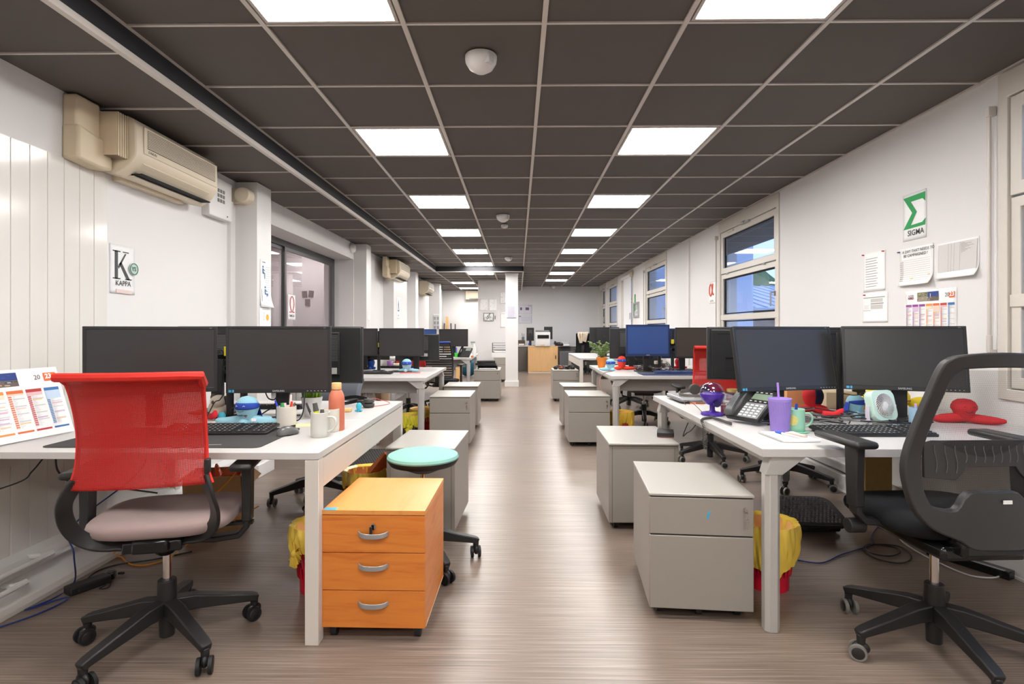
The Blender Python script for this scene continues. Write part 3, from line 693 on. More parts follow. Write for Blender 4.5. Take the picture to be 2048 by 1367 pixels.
pedestal('grey pedestal with its back to the camera and a small black device on top', .768, 3.68, R(-1), .42, .60, .532, front=False)
pedestal('grey drawer pedestal third along the right side of the aisle', .745, 6.06, 0, .43, .50, .532)
pedestal('grey pedestal with plain back, fourth along the right side of the aisle', .75, 7.02, R(2), .41, .44, .532, front=False)
pedestal('grey drawer pedestal at the far right with tangled headsets on top', .815, 9.72, 0, .44, .5, .532)
pedestal('grey pedestal with plain back behind the mint stool', -.556, 3.52, R(-3), .405, .56, .532, front=False)
pedestal('grey drawer pedestal with a hanging key, second along the left side of the aisle', -.70, 6.02, R(-1), .42, .56, .532)
pedestal('grey pedestal with plain back, third along the left side of the aisle', -.70, 7.06, 0, .42, .5, .532, front=False)
pedestal('grey drawer pedestal topped with stacked black trays left of the column', -.53, 9.85, 0, .44, .80, .532, keys=False)
pedestal('grey drawer cabinet topped with paper trays just behind the white column', -.36, 13.3, 0, .42, .5, .57, keys=False)
# orange wood pedestal
t = thing('wooden_drawer_unit', 'orange cherry wood pedestal with three drawers and silver bow handles', 'drawer unit', (-.563, 2.41, 0), R(-1))
a, b, h = .203, .24, .512
MB().bb(-a, a, -b + .017, b, .048, h - .02).build('body', wood_o, t, bevel=.001)
MB().bb(-a - .001, a + .001, -b, b, h - .018, h).build('top', wood_ot, t, bevel=.0012)
z = .052
for k in range(3):
    o = MB().bb(-a, a, -b, -b + .016, z, z + .1445).build('drawer', wood_o, t, bevel=.0008)
    hz = z + .098 if k < 2 else z + .075
    hp = [(-.058 + .116 * u / 12, 0) for u in range(13)]
    pts = [(x, -b - .022 + .022 * (abs(x) / .058) ** 6, hz - .006 + .007 * (x / .058) ** 2) for x, _ in hp]
    MB().ribbon(pts, (0, 0, 1), .006, ws=[.016 + .003 * (1 - (x / .058) ** 2) for x, _ in hp]).build('handle', alu, o, bevel=.001)
    z += .1475
k_ = MB().cyl((0, -b, h - .063), (0, -b - .007, h - .063), .012, n=18).build('lock', chrome, t)
MB().use(black_p).box((-.004, -b - .020, h - .072), (.010, .007, .026)).use(chrome).tube([(-.004 + .009 * math.cos(q * .52), -b - .021, h - .093 + .009 * math.sin(q * .52)) for q in range(12)], .0011, 5, True).build('key', parent=t)
MB().bb(-a + .005, -a + .055, -b + .0, -b + .03, h, h + .0006).build('sticker', mat('sticker_blue', (70, 150, 214), .4), t)
castors(t, [(sx * (a - .035), sy * (b - .045)) for sx in (-1, 1) for sy in (-1, 1)])
MB().bb(a - .0005, a + .0012, -b + .02, b, .049, .053).build('edge_strip', mat('edge_strip_pale', (226, 190, 150), .5), t)

# ================================================================== CHAIRS
leg_cache = {}
def star_base(t, R_, leg0, wheel=rubber, hubz=.15, col=black_p, gas=.30, seat_z=.42, nose=False):
    key = (R_, wheel.name, hubz)
    if key not in leg_cache:
        q = MB().ribbon([(.02, 0, hubz - .005), (.09, 0, hubz - .008), (R_ * .6, 0, hubz - .030), (R_ * .93, 0, hubz - .052), (R_, 0, hubz - .062)], (0, 1, 0), [.062, .056, .042, .03, .03], ws=[.05, .05, .046, .042, .036])
        q.cyl((R_ - .012, 0, hubz - .06), (R_ - .012, 0, .055), .016, .014, 12)
        c = MB().use(black_p).ell((0, 0, .043), (.030, .014, .024), 12, 8).cyl((0, 0, .05), (0, 0, .075), .011)
        for s in (-1, 1):
            c.use(wheel).cyl((-.010, s * .013, .030), (-.010, s * .026, .030), .030, .029, 20).use(black_p).cyl((-.010, s * .026, .030), (-.010, s * .0275, .030), .022, .02, 16)
        leg_cache[key] = [q.build('leg', black_p, t, bevel=.005), c.mesh('caster')]
        fresh = True
    else: fresh = False
    lg, cme = leg_cache[key]
    rr = random.Random(int(R_ * 1e4) + int(leg0 * 100))
    for k in range(5):
        a = leg0 + k * 2 * PI / 5
        if k == 0 and fresh: o = lg; o.parent = t; o.location = (0, 0, 0); o.rotation_euler = (0, 0, a)
        else: o = inst('leg', None, t, (0, 0, 0), (0, 0, a), like=lg)
        inst('caster', cme, o, (R_ - .012, 0, .0), (0, 0, rr.uniform(0, 6.28)))
    MB().cyl((0, 0, .03), (0, 0, hubz - .02), .027, .03, 18).cyl((0, 0, hubz - .03), (0, 0, hubz + .10), .036, .033, 22).build('hub', black_p, t, bevel=.004)
    MB().cyl((0, 0, hubz + .09), (0, 0, seat_z), .0155, .0155, 18).build('gas_lift', chrome, t)

def seat_mesh(w, d, th, zc, y0=0.0, drop=.02, m=None):
    g = MB()
    def f(u, v):
        a = 2 * PI * u; p = v * PI - PI / 2
        ca, sa = math.cos(a), math.sin(a); e = .38
        sx = math.copysign(abs(ca) ** .55, ca); sy = math.copysign(abs(sa) ** .55, sa)
        cp = math.cos(p) ** e if math.cos(p) > 1e-5 else 0
        x = sx * cp * w / 2; y = sy * cp * d / 2
        z = math.copysign(abs(math.sin(p)) ** .8, math.sin(p)) * th / 2
        z += -.022 * (1 - (2 * x / w) ** 2) * (1 - (2 * y / d) ** 2) * (1 if z > 0 else 0) - drop * max(0, (y / (d / 2))) ** 3
        return (x, y0 + y, zc + z)
    g.grid(f, 36, 12); return g
def armrest(t, side, x, zt, y=.02, L=.25, w=.085, T=False, m=black_p, pad=0):
    s = side
    if T:
        MB().box((s * x, y, zt - .012), (w, L, .022)).build('armrest_pad', m, t, bevel=.009)
        MB().cyl((s * x, y, zt - .03), (s * x, y, zt - .20), .017).box((s * x, y, zt - .24), (.03, .05, .12)).ribbon([(s * x, y, zt - .28), (s * (x - .01), y, zt - .33), (s * (x - .1), y, zt - .35), (s * .1, y, zt - .35)], (0, 1, 0), .016, ws=[.05] * 4).build('arm_post', black_p, t, bevel=.003)
    else:
        MB().box((s * x, y + pad, zt - .014), (w, L, .028)).build('armrest_pad', m, t, bevel=.012)
        MB().ribbon([(s * x, y, zt - .02), (s * x, y, zt - .17), (s * x, y - .005, zt - .25)], (0, 1, 0), .034, ws=[.075, .062, .06]).ribbon([(s * x, y - .005, zt - .22), (s * x, y - .005, zt - .27), (s * (x - .03), y - .005, zt - .305), (s * (x - .12), y, zt - .315), (s * .10, y, zt - .31)], (0, 1, 0), .022, ws=[.055, .05, .05, .05, .05]).build('arm_post', black_p, t, bevel=.005)

def chair_red(lb, loc, rz, leg0, R_=.325, wheel=rubber, seat_m=seat_mauve, group='red backed office chairs'):
    t = thing('office_chair', lb, 'chair', loc, rz, group); sz = .535
    star_base(t, R_, leg0 - rz, wheel, .15, seat_z=sz - .12)
    def back(u, v):
        x = (u - .5); zz = .672 + .398 * v
        wd = .420 + .0 * v + .03 * math.exp(-((v) / .08) ** 2) + .015 * math.exp(-((1 - v) / .07) ** 2) - .02 * math.sin(PI * v)
        yy = -.235 - .035 * (v) + .05 * math.sin(PI * min(1, v * 1.15)) * .6 - .055 * max(0, (v - .88) / .12) ** 2 - .03 * (1 - (2 * x) ** 2)
        return (x * wd, yy, zz, x * wd, zz)
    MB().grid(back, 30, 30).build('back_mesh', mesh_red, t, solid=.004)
    # inner black frame of the back seen through the mesh edge
    e = [back(u, v) for u, v in [(0.0, 0)] + [(0.0, k / 12) for k in range(1, 12)] + [(k / 8, 1) for k in range(9)] + [(1.0, 1 - k / 12) for k in range(1, 12)] + [(1.0, 0)]]
    MB().tube([(p[0] * 1.0, p[1] + .006, p[2]) for p in e], .008, 6).build('back_hem', mat('red_fabric_hem', (206, 38, 26), .6, bump=.3, bscale=700), t)
    MB().tube([(p[0], p[1] + .004, p[2] - .006) for p in e[12:22]], .015, 8).build('top_roll', mat('red_fabric_hem', (206, 38, 26), .6), t)
    MB().box((.212, -.232, .735), (.016, .03, .05)).build('frame_clip', black_p, t, bevel=.003)
    lp = curve([(-.198, -.225, .70), (-.232, -.235, .63), (-.242, -.20, .55), (-.215, -.16, .48), (-.14, -.13, .442), (0, -.10, .44), (.14, -.12, .447), (.205, -.16, .49), (.228, -.20, .56), (.218, -.232, .64), (.198, -.225, .70)], 6)
    MB().ribbon(lp, [(.75 * (1 if p.x < 0 else -1) * min(1, abs(p.x) / .2), .75, .35 + .3 * (abs(p.x) < .1)) for p in lp], .014, ws=[.052] * len(lp)).build('back_frame', black_p, t, bevel=.004)
    seat_mesh(.51, .48, .085, sz - .045, .06).build('seat', seat_m, t)
    MB().box((.215, -.06, sz - .052), (.012, .03, .014), rz=.25).build('fabric_tag', paper_m, t)
    MB().box((0, -.02, sz - .105), (.20, .26, .045)).cyl((.0, -.02, sz - .13), (0, 0, sz - .17), .05, .04).box((.0, -.12, sz - .10), (.12, .1, .05)).build('mechanism', black_g, t, bevel=.01)
    MB().cyl((.1, .02, sz - .10), (.27, .03, sz - .095), .008).box((.27, .03, sz - .095), (.07, .03, .012)).build('tilt_lever', black_p, t)
    for s in (-1, 1): armrest(t, s, .285, .700, .03)
    return t
chair_red('red mesh office chair with mauve seat in the left foreground', (-1.368, 2.15, 0), R(13), PI)
chair_red('red backed office chair in front of the blue monitor desk, seen behind the monitor backs', (1.80, 5.22, 0), R(-4), R(200), wheel=wheel_grey, seat_m=seat_grey)
chair_red('red backed chair facing the camera behind the second left desk', (-1.56, 7.88, 0), R(182), R(30), wheel=wheel_grey, seat_m=seat_grey)

def chair_black(lb, loc, rz, leg0, R_=.335, wheel=wheel_grey, seat_m=seat_black, mesh=mesh_blk, scale=1.0, group='black office chairs'):
    t = thing('office_chair', lb, 'chair', loc, rz, group); sz = .57
    star_base(t, R_, leg0 - rz, wheel, .155, seat_z=sz - .10)
    Yb = lambda z: -.27 + .035 * math.sin((z - .5) / .64 * PI) - .06 * max(0, (z - .8)) 
    F = lambda dy: (lambda a, b: (a, Yb(b) + dy - .05 * (a / .25) ** 2 * -1, b))
    outer = [(-.245, .60), (-.265, .70), (-.262, .78), (-.235, .90), (-.212, 1.0), (-.192, 1.09), (-.172, 1.122), (-.13, 1.137), (0, 1.145), (.13, 1.137), (.172, 1.122), (.192, 1.09), (.212, 1.0), (.235, .90), (.262, .78), (.265, .70), (.245, .60), (.20, .545), (.13, .515), (.09, .49), (0, .488), (-.09, .49), (-.13, .515), (-.20, .545)]
    inner = [(-.206, .635), (-.222, .70), (-.220, .78), (-.196, .90), (-.172, 1.0), (-.158, 1.055), (-.142, 1.078), (-.115, 1.090), (0, 1.095), (.115, 1.090), (.142, 1.078), (.158, 1.055), (.172, 1.0), (.196, .90), (.220, .78), (.222, .70), (.206, .635), (.185, .618), (.13, .616), (.085, .672), (0, .676), (-.085, .672), (-.13, .616), (-.185, .618)]
    sm = lambda L_: [(p.x, p.y) for p in curve([(a, b, 0) for a, b in L_], 3, True)]
    MB().ring(sm(outer), sm(inner), F(-.016), F(.016)).build('back_frame', mat('charcoal_frame_plastic', (46, 44, 43), .42, var=.04, bump=.15, bscale=800), t, bevel=.005)
    def bm(u, v):
        z = .625 + .46 * v; hw = .222 if z < .78 else .222 - (z - .78) * .215
        hw = min(hw, .222 - max(0, .68 - z) * .3); x = (u - .5) * 2 * hw; return F(.004)(x, z) + (x, z)
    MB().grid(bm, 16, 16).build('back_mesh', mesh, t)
    lum = [(-.213, .832), (-.19, .842), (.19, .842), (.213, .832), (.213, .715), (.125, .712), (.10, .735), (.085, .757), (-.085, .757), (-.10, .735), (-.125, .712), (-.213, .715)]
    L_ = MB().prism(lum, F(-.012), F(-.002)).build('lumbar_pad', mat('dark_brown_grey_plastic', (46, 43, 41), .5), t, bevel=.002)
    g = MB(); 
    for k in range(13):
        x = -.18 + k * .03; z0 = .735 if abs(x) > .11 else .772
        g.tube([F(-.0128)(x + (.004 * math.sin(q)), z0 + (.828 - z0) * q / 5) for q in range(6)], .0012, 4)
    g.build('lumbar_ribs', mat('rib_grey', (92, 88, 85), .4), L_)
    MB().box((.03, Yb(.64) - .022, .645), (.03, .003, .012)).build('maker_tag', paper_m, t)
    seat_mesh(.50, .47, .10, sz - .05, .03).build('seat', seat_m, t)
    MB().box((0, -.05, sz - .12), (.30, .34, .05)).box((0, -.20, sz - .09), (.22, .12, .06)).cyl((0, 0, sz - .14), (0, 0, sz - .18), .06, .04).build('mechanism', black_g, t, bevel=.015)
    for s in (-1, 1):
        armrest(t, s, .325, .812, -.02, .27, .09, pad=.06)
        MB().cyl((s * .28, .0, sz - .09), (s * .34, 0, sz - .09), .028, n=18).build('arm_knob', black_p, t, bevel=.003)
    return t
chair_black('black mesh back office chair in the right foreground', (1.588, 2.135, 0), R(3), R(119.4))
def chair_plain(lb, loc, rz, leg0, R_=.31, seat_m=seat_black, back_m=seat_black, ribs=False, top=1.08, group='black office chairs', T=True, sz=.49, wheel=wheel_grey, wd=.44, bot=.60, arms=True):
    t = thing('office_chair', lb, 'chair', loc, rz, group)
    star_base(t, R_, leg0 - rz, wheel, .15, seat_z=sz - .10)
    def f(u, v):
        x = (u - .5) * wd * (1 - .12 * v * v); z = bot + (top - bot) * v; y = -.23 - .06 * v + .05 * math.sin(PI * v) - .04 * (1 - (2 * u - 1) ** 2); return (x, y, z, x, z)
    if ribs:
        n = 15
        MB().tube([f(u, v)[:3] for u, v in [(0, k / 10) for k in range(11)] + [(k / 6, 1) for k in range(1, 6)] + [(1, 1 - k / 10) for k in range(11)] + [(1 - k / 6, 0) for k in range(1, 6)]], .014, 8, True).build('back_frame', black_p, t)
        MB().tube([f(k / 8, 1)[:3] for k in range(9)], .016, 8).build('top_edge', mat('blue_edge_cloth', (40, 66, 150), .6), t)
        for k in range(n):
            v = (k + .5) / n; MB().ribbon([f(u / 6, v)[:3] for u in range(7)], (0, 0, 1), .010, ws=[.025] * 7).build('back_slat', black_p, t)
    else:
        MB().grid(f, 14, 14).build('backrest', back_m, t, solid=.04, bevel=.01)
        MB().ribbon([(0, -.30, bot + .25), (0, -.31, bot), (0, -.22, sz - .12), (0, -.05, sz - .12)], (1, 0, 0), .02, ws=[.08, .08, .08, .1]).build('back_bracket', black_p, t, bevel=.004)
    seat_mesh(.47, .45, .08, sz - .04, .03).build('seat', seat_m, t)
    MB().box((0, -.03, sz - .105), (.24, .26, .045)).ribbon([(0, -.28, bot + .02), (0, -.27, sz - .05), (0, -.1, sz - .11)], (1, 0, 0), .02, ws=[.10, .10, .1]).build('mechanism', black_p, t, bevel=.008)
    if arms:
        for s in (-1, 1): armrest(t, s, .285, .69, .03, .22, .08, T=T)
    return t
chair_plain('slate grey chair at the far side of the near left desk, mostly hidden', (-1.438, 3.93, 0), R(160), R(135), R_=.30, seat_m=seat_grey, back_m=seat_grey, top=.86, arms=False, sz=.46, group='partly hidden chairs')
chair_plain('black chair at the far side of the near right desk above the footrest', (2.12, 4.42, 0), R(178), R(172), R_=.34, group='partly hidden chairs', top=.95, arms=False)
chair_plain('chair with purple grey seat under the blue monitor desk', (1.64, 7.25, 0), R(170), R(-100), seat_m=mat('purple_grey_fabric', (112, 104, 112), .9, bump=.3), top=.95, sz=.50, group='partly hidden chairs')
chair_plain('black slatted back chair with a blue upper edge in the left row', (-1.17, 8.62, 0), R(-8), R(20), ribs=True, top=1.03, sz=.47, bot=.50)
chair_plain('black office chair partly hidden behind the desk with square legs', (1.75, 8.75, 0), R(20), R(10), top=.98, group='partly hidden chairs')
sc_ch = chair_plain('black chair with a beige scarf over its back near the back wall', (1.86, 15.3, 0), R(-20), R(60), top=1.12, bot=.55, sz=.48)
s = MB(); rs = random.Random(4)
for k in range(11):
    x = -.12 + k * .024; dz = rs.uniform(-.03, .05); s.tube(curve([(x + .01, -.24, .97 - dz), (x, -.262, 1.08), (x + .012, -.29, 1.14), (x + .015 + rs.uniform(-.02, .02), -.345, 1.08), (x * .5 + rs.uniform(-.02, .02), -.355, .88 + dz)], 5), .021, 7)
o = s.build('scarf', mat('beige_knit', (206, 190, 168), .9, var=.25, scale=60, bump=.5, bscale=120)); o.location = (1.86, 15.3, 0); o.rotation_euler = (0, 0, R(-20)); tag(o, 'beige and brown scarf draped over the far black chair', 'scarf')
# ---- stool
t = thing('swivel_stool', 'low swivel stool with a round mint green seat behind the orange pedestal', 'stool', (-.497, 2.905, 0))
star_base(t, .292, R(14.4), rubber, .15, seat_z=.48)
MB().lathe([(.001, .525), (.10, .522), (.165, .530), (.183, .545), (.186, .556), (.180, .568), (.16, .577), (.10, .582), (.001, .583)], n=48).build('seat', mint_f, t)
MB().lathe([(.001, .47), (.05, .475), (.12, .505), (.17, .52), (.184, .54), (.184, .55), (.16, .55), (.001, .54)], n=48).build('seat_shell', black_p, t)

# ================================================================== MONITORS
def monitor(lb, L, Rr, zb, zt, front=True, tilt=0.0, screen=scr_m, body=mon_m, stand='post', group='monitors on the desks', letters=False, vents=True, label_box=False, bez=.014, leds=False, post_z=None, recess=False, base=True):
    "L, Rr: (x, y) of the left and right lower corners as seen from the aisle camera"
    L = Vector(L); Rr = Vector(Rr); c = (L + Rr) / 2; w_ = (Rr - L).length; rz = math.atan2((Rr - L).y, (Rr - L).x)
    t = thing('monitor', lb, 'monitor', (c.x, c.y, DT), rz + (0 if front else PI), group)
    h = zt - zb; z0 = zb - DT; a = w_ / 2
    T = Matrix.Translation((0, 0, z0)) @ Matrix.Rotation(-tilt, 4, 'X')
    P = lambda yy: (lambda p, q: T @ Vector((p, yy, q)))
    MB().ring(R4(-a, a, 0, h), R4(-a + bez, a - bez, bez * 1.6, h - bez), P(-.022), P(.004)).build('bezel', body, t, bevel=.002)
    MB().prism(R4(-a + bez - .002, a - bez + .002, bez * 1.6 - .002, h - bez + .002), P(-.019), P(-.012)).build('screen', screen, t)
    bk = MB().prism(R4(-a + .004, a - .004, .004, h - .004), P(-.012), P(.012))
    if not recess: bk.prism(R4(-a * .55, a * .55, h * .16, h * .90), P(.012), P(.030))
    else: bk.ring(R4(-a * .93, a * .93, h * .05, h * .95), R4(-a * .62, a * .62, h * .16, h * .42), P(.012), P(.026)).bb(0, 0, 0, 0, 0, 0)
    bk = bk.build('back_cover', body, t, bevel=.004)
    if vents:
        g = MB(); n = 17
        for k in range(n):
            z = h * .40 + h * .46 * k / n; g.prism(R4(-a * .52, a * .52, z, z + h * .012), P(.030), P(.0325))
        g.build('vent_ribs', mat('vent_rib_grey', (92, 92, 92), .4), bk)
    if label_box: MB().prism(R4(-a * .50, -a * .18, h * .17, h * .28), P(.0301), P(.0308)).build('rating_label', mat('rating_label_grey', (168, 168, 164), .5), bk)
    if recess:
        MB().prism(R4(-a * .56, a * .1, h * .18, h * .27), P(.0122), P(.0128)).build('rating_label', black_g, bk); MB().prism(R4(-a * .30, -a * .12, h * .21, h * .245), P(.0129), P(.0133)).build('serial_label', mat('rating_label_grey', (190, 190, 186), .5), bk)
        MB().prism(R4(-a * .80, a * .8, h * .86, h * .875), P(.0262), P(.0268)).build('vent_slot', dark_gap, bk)
    if leds:
        g = MB(); 
        for k in range(6): x = a - .03 - .018 * k; g.prism(R4(x, x + .006, bez * .6, bez * .6 + .0025), P(-.0224), P(-.0218))
        g.build('buttons', mat('button_light', (200, 200, 200), .4), t)
        MB().prism(R4(-a + .014, -a + .028, bez * .35, bez * 1.2), P(-.0224), P(-.0218)).prism(R4(-a + .032, -a + .041, bez * .3, bez * 1.25), P(-.0224), P(-.0218)).build('energy_sticker', mat('sticker_blue2', (70, 160, 200), .4), t)
    if letters:
        ux = Vector((1, 0, 0)); uz = (T.to_3x3() @ Vector((0, 0, 1)))
        text(letters, bez * .95, (200, 200, 200), t, T @ Vector((0, -.0226, bez * .45)), ux, uz, align='CENTER')
        text('SyncMaster' if False else 'S24', bez * .55, (150, 150, 150), t, T @ Vector((a - .03, -.0226, h - bez * .75)), ux, uz, align='CENTER')
    if stand:
        so = math.tan(tilt) * h * .5; MB().bb(-.035, .035, .035 + so, .058 + so, 0, z0 + h * .55).cyl((0, .046 + so, z0 + h * .5), (0, .022 + so, z0 + h * .5), .03).build('stand_neck', black_p, t, bevel=.004)
        if base: MB().bb(-.12, .12, -.05 + so, .14 + so, 0, .014).build('stand_base', black_p, t, bevel=.005)
    return t
M = monitor
# near left desk
M('black widescreen monitor behind the red foreground chair', (xa(159, 2.57), 2.57), (xa(431, 2.84), 2.84), .905, 1.236, leds=False, letters='SAMSUNG', base=False)
M('black monitor above the light blue octopus on the near left desk', (xa(452, 2.86), 2.86), (xa(662, 2.90), 2.90), .893, 1.238, leds=True, letters='SAMSUNG', base=False)
M('back of a black monitor just right of the monitor above the octopus', (xa(535, 3.20), 3.20), (xa(724, 3.18), 3.18), .912, 1.238, front=False, label_box=True, base=False)
M('back of a black monitor hidden behind the two front left screens', (xa(352, 3.24), 3.24), (xa(533, 3.2), 3.2), .912, 1.240, front=False, label_box=True)
# near right desk
M('black monitor behind the purple tumbler', (xa(1474, 2.88), 2.88), (xa(1668, 3.04), 3.04), .897, 1.240, tilt=R(11), leds=True, letters='SAMSUNG')
M('black monitor behind the mint desk fan', (xa(1681, 2.98), 2.98), (xa(1930, 2.80), 2.80), .904, 1.240, tilt=R(9), leds=True, letters='SAMSUNG')
M('back of a charcoal monitor in front of the red chair back', (xa(1413, 3.58), 3.58), (xa(1600, 3.52), 3.52), .90, 1.238, front=False, vents=False, recess=True)
M('back of a monitor behind the gap between the two near right screens', (xa(1612, 3.48), 3.48), (xa(1800, 3.42), 3.42), .92, 1.235, front=False, vents=False, recess=True, base=False)
# second row left
M('black monitor left of the yellow tagged pole on the second left desk', (xa(664, 6.25), 6.25), (xa(755, 6.25), 6.25), .925, 1.235, bez=.010, base=False)
M('black monitor right of the yellow tagged pole on the second left desk', (xa(758, 6.20), 6.20), (xa(848, 6.22), 6.22), .925, 1.237, bez=.010)
M('back of a dark monitor behind the small masked octopus', (xa(790, 6.62), 6.62), (xa(878, 6.6), 6.6), .85, 1.168, front=False, label_box=True, base=False)
M('back of a dark monitor behind the deep blue octopus', (xa(684, 6.66), 6.66), (xa(778, 6.62), 6.62), .86, 1.178, front=False, base=False)
M('blue tinted monitor behind the second left desk, only its top showing', (xa(838, 10.1), 10.1), (xa(873, 10.1), 10.1), .95, 1.23, screen=scr_b, body=mon_blue)
M('black monitor above the desk phone on the farthest left desk', (xa(878, 9.8), 9.8), (xa(936, 9.8), 9.8), .925, 1.232, bez=.008)
# second row right
M('blue reflecting monitor on the second right desk', (xa(1251, 6.20), 6.20), (xa(1337, 6.22), 6.22), .925, 1.277, screen=scr_b, body=mon_blue, letters='ASUS', bez=.018)
M('brownish black monitor right of the blue one', (xa(1349, 6.25), 6.25), (xa(1436, 6.2), 6.2), .905, 1.245, screen=scr_br, bez=.012)
M('back of a ventilated monitor left of the blue one', (xa(1219, 6.75), 6.75), (xa(1305, 6.72), 6.72), .87, 1.24, front=False, base=False)
M('back of a monitor with a yellow tag on the desk with square legs', (xa(1179, 9.9), 9.9), (xa(1238, 9.9), 9.9), .90, 1.265, front=False, vents=False)
M('back of a blue tinted monitor seen right of the blue screen', (xa(1322, 6.62), 6.62), (xa(1400, 6.6), 6.6), .88, 1.235, front=False, body=mon_blue)
# poles with yellow tags
def pole(lb, x, yy, top, tagz=None, z=DT):
    t = thing('monitor_arm_pole', lb, 'monitor arm', (x, yy, z)); MB().cyl((0, 0, .008), (0, 0, top), .019, n=14).build('pole', black_p, t)
    MB().bb(-.06, .06, -.05, .05, 0, .012).build('clamp', black_p, t, bevel=.003)
    if tagz: MB().box((-.005, -.022, tagz), (.03, .006, .05)).build('yellow_tag', mat('yellow_tape', (226, 208, 40), .5), t); MB().box((0, .0, tagz - .03), (.12, .04, .03)).cyl((0, .02, tagz - .09), (0, -.03, tagz - .09), .02).build('arm_joint', black_g, t, bevel=.004)
pole('black monitor pole with a yellow tag between the front left screens', xa(457, 2.98), 2.98, .48, .36)
pole('black monitor pole behind the head of the light blue octopus', xa(485, 3.02), 3.02, .30)
pole('black monitor pole with a yellow tag on the second left desk', xa(757, 6.38), 6.38, .46, .30)
pole('black monitor pole with a yellow tag beside the blue monitor', xa(1344, 6.36), 6.36, .47, .34)
pole('black pole under the blue monitor', xa(1318, 6.4), 6.4, .30)
pole('black monitor pole behind the near right screens', xa(1676, 3.16), 3.16, .46)
# ================================================================== BINS, FOOTRESTS, UNDER-DESK THINGS
def bin_(lb, x, yy, bag=(244, 206, 84), r0=.092, r1=.126, h=.31, basket=red_pla, tie=True, inner=(240, 180, 116), knot=-2.2, fold=.45, group='waste bins with yellow bags'):
    t = thing('waste_bin', lb, 'waste bin', (x, yy, 0), 0, group)
    b = MB().lathe([(.001, .004), (r0, .0), (r0 + .002, h * .28)], n=32); n = 32
    for k in range(n):
        a = 2 * PI * k / n; b.ribbon([((r0 + .002 + (r1 - r0) * (z_ / h)) * math.cos(a), (r0 + .002 + (r1 - r0) * (z_ / h)) * math.sin(a), z_) for z_ in (h * .24, h * .5, h * .97)], (-math.sin(a), math.cos(a), 0), .003, ws=[.012, .012, .014])
    for z_ in (.42, .56, .70, .84, .97): rr = r0 + .002 + (r1 - r0) * z_; b.tube([(rr * math.cos(q * PI / 12), rr * math.sin(q * PI / 12), z_ * h) for q in range(24)], .0035, 5, True)
    b.build('basket', basket, t)
    bm_ = mat('bag_%d_%d_%d' % bag, bag, .26, var=.14, scale=14, bump=.7, bscale=30, spec=.6)
    rr = random.Random(int(abs(x) * 1000 + yy * 77)); ph = [rr.uniform(0, 6.28) for _ in range(6)]
    def f(u, v):
        a = 2 * PI * u; cr = .0032 * (math.sin(9 * a + ph[0]) + .7 * math.sin(17 * a + ph[1] + v * 6) + .5 * math.sin(29 * a + ph[2] - v * 9))
        if v < .35: k = v / .35; r = r1 - .012 - (1 - k) * .02 + cr; z_ = h * (.6 + .42 * k)
        else:
            k = (v - .35) / .65; r = r1 + .008 + .010 * math.sin(PI * k) + cr * (1 + k); z_ = h * (1.02 - fold * (1 + .25 * math.sin(2 * a + ph[3]) + .08 * math.sin(7 * a + ph[4])) * k) + .003
            r -= (r1 - r0) * (1.02 - z_ / h) * .55
        return (r * math.cos(a), r * math.sin(a), z_)
    g = MB().use(bm_); g.grid(f, 120, 16); g.build('bag', parent=t)
    MB().lathe([(.001, h * .5), (r1 - .04, h * .55), (r1 - .016, h * .96)], n=24).build('bag_inside', mat('bag_in_%d' % inner[1], inner, .5, var=.2, scale=12, bump=.8, bscale=40), t)
    if tie:
        ca, sa = math.cos(knot), math.sin(knot); kx = (r1 + .01) * ca; ky = (r1 + .01) * sa
        q = MB().ell((kx, ky, h * .66), (.017, .017, .019), 12, 8).ribbon([(kx, ky, h * .65), (kx * 1.04, ky * 1.04, h * .56), (kx * 1.05, ky * 1.05, h * .47)], (-sa, ca, 0), .012, ws=[.014, .034, .046])
        for s_ in range(9): a = -2.2 + s_ * .5; q.ribbon([(kx, ky, h * .66), (kx - sa * .05 * math.cos(a), ky + ca * .05 * math.cos(a), h * .66 + .05 * math.sin(a))], (ca * .3 - sa * math.sin(a) , sa * .3 + ca * math.sin(a), math.cos(a)), .004, ws=[.006, .022])
        q.build('bag_knot', bm_, t)
    return t
bin_('red basket bin with a knotted yellow bag behind the near left desk leg', -.935, 2.62)
bin_('red basket bin with a yellow bag behind the near right desk leg', 1.195, 2.67, tie=False, fold=.62)
bin_('bin with a yellow bag holding brown paper behind the plain pedestal on the left', -1.0, 3.62, tie=False, inner=(206, 120, 60))
tag(MB().box((-.90, 3.66, .33), (.10, .07, .16), rz=.5, ry=.5, rx=.3, taper=.6).build('crumpled_paper', mat('brown_kraft', (160, 84, 40), .8, var=.2, scale=15, bump=.8, bscale=30)), 'crumpled brown paper sticking out of the bin', 'paper')
bin_('black wire bin with a knotted yellow green bag under the second left desk', -1.15, 5.95, bag=(222, 214, 60), basket=mat('black_wire', (40, 40, 30), .5), knot=-1.6)
bin_('bin with an orange tinted bag behind the wire bin on the left', -1.10, 6.42, bag=(230, 190, 90), tie=False, r1=.145)
bin_('bin with a knotted yellow bag under the blue monitor desk', 1.15, 6.2, knot=-2.0, bag=(240, 196, 70))
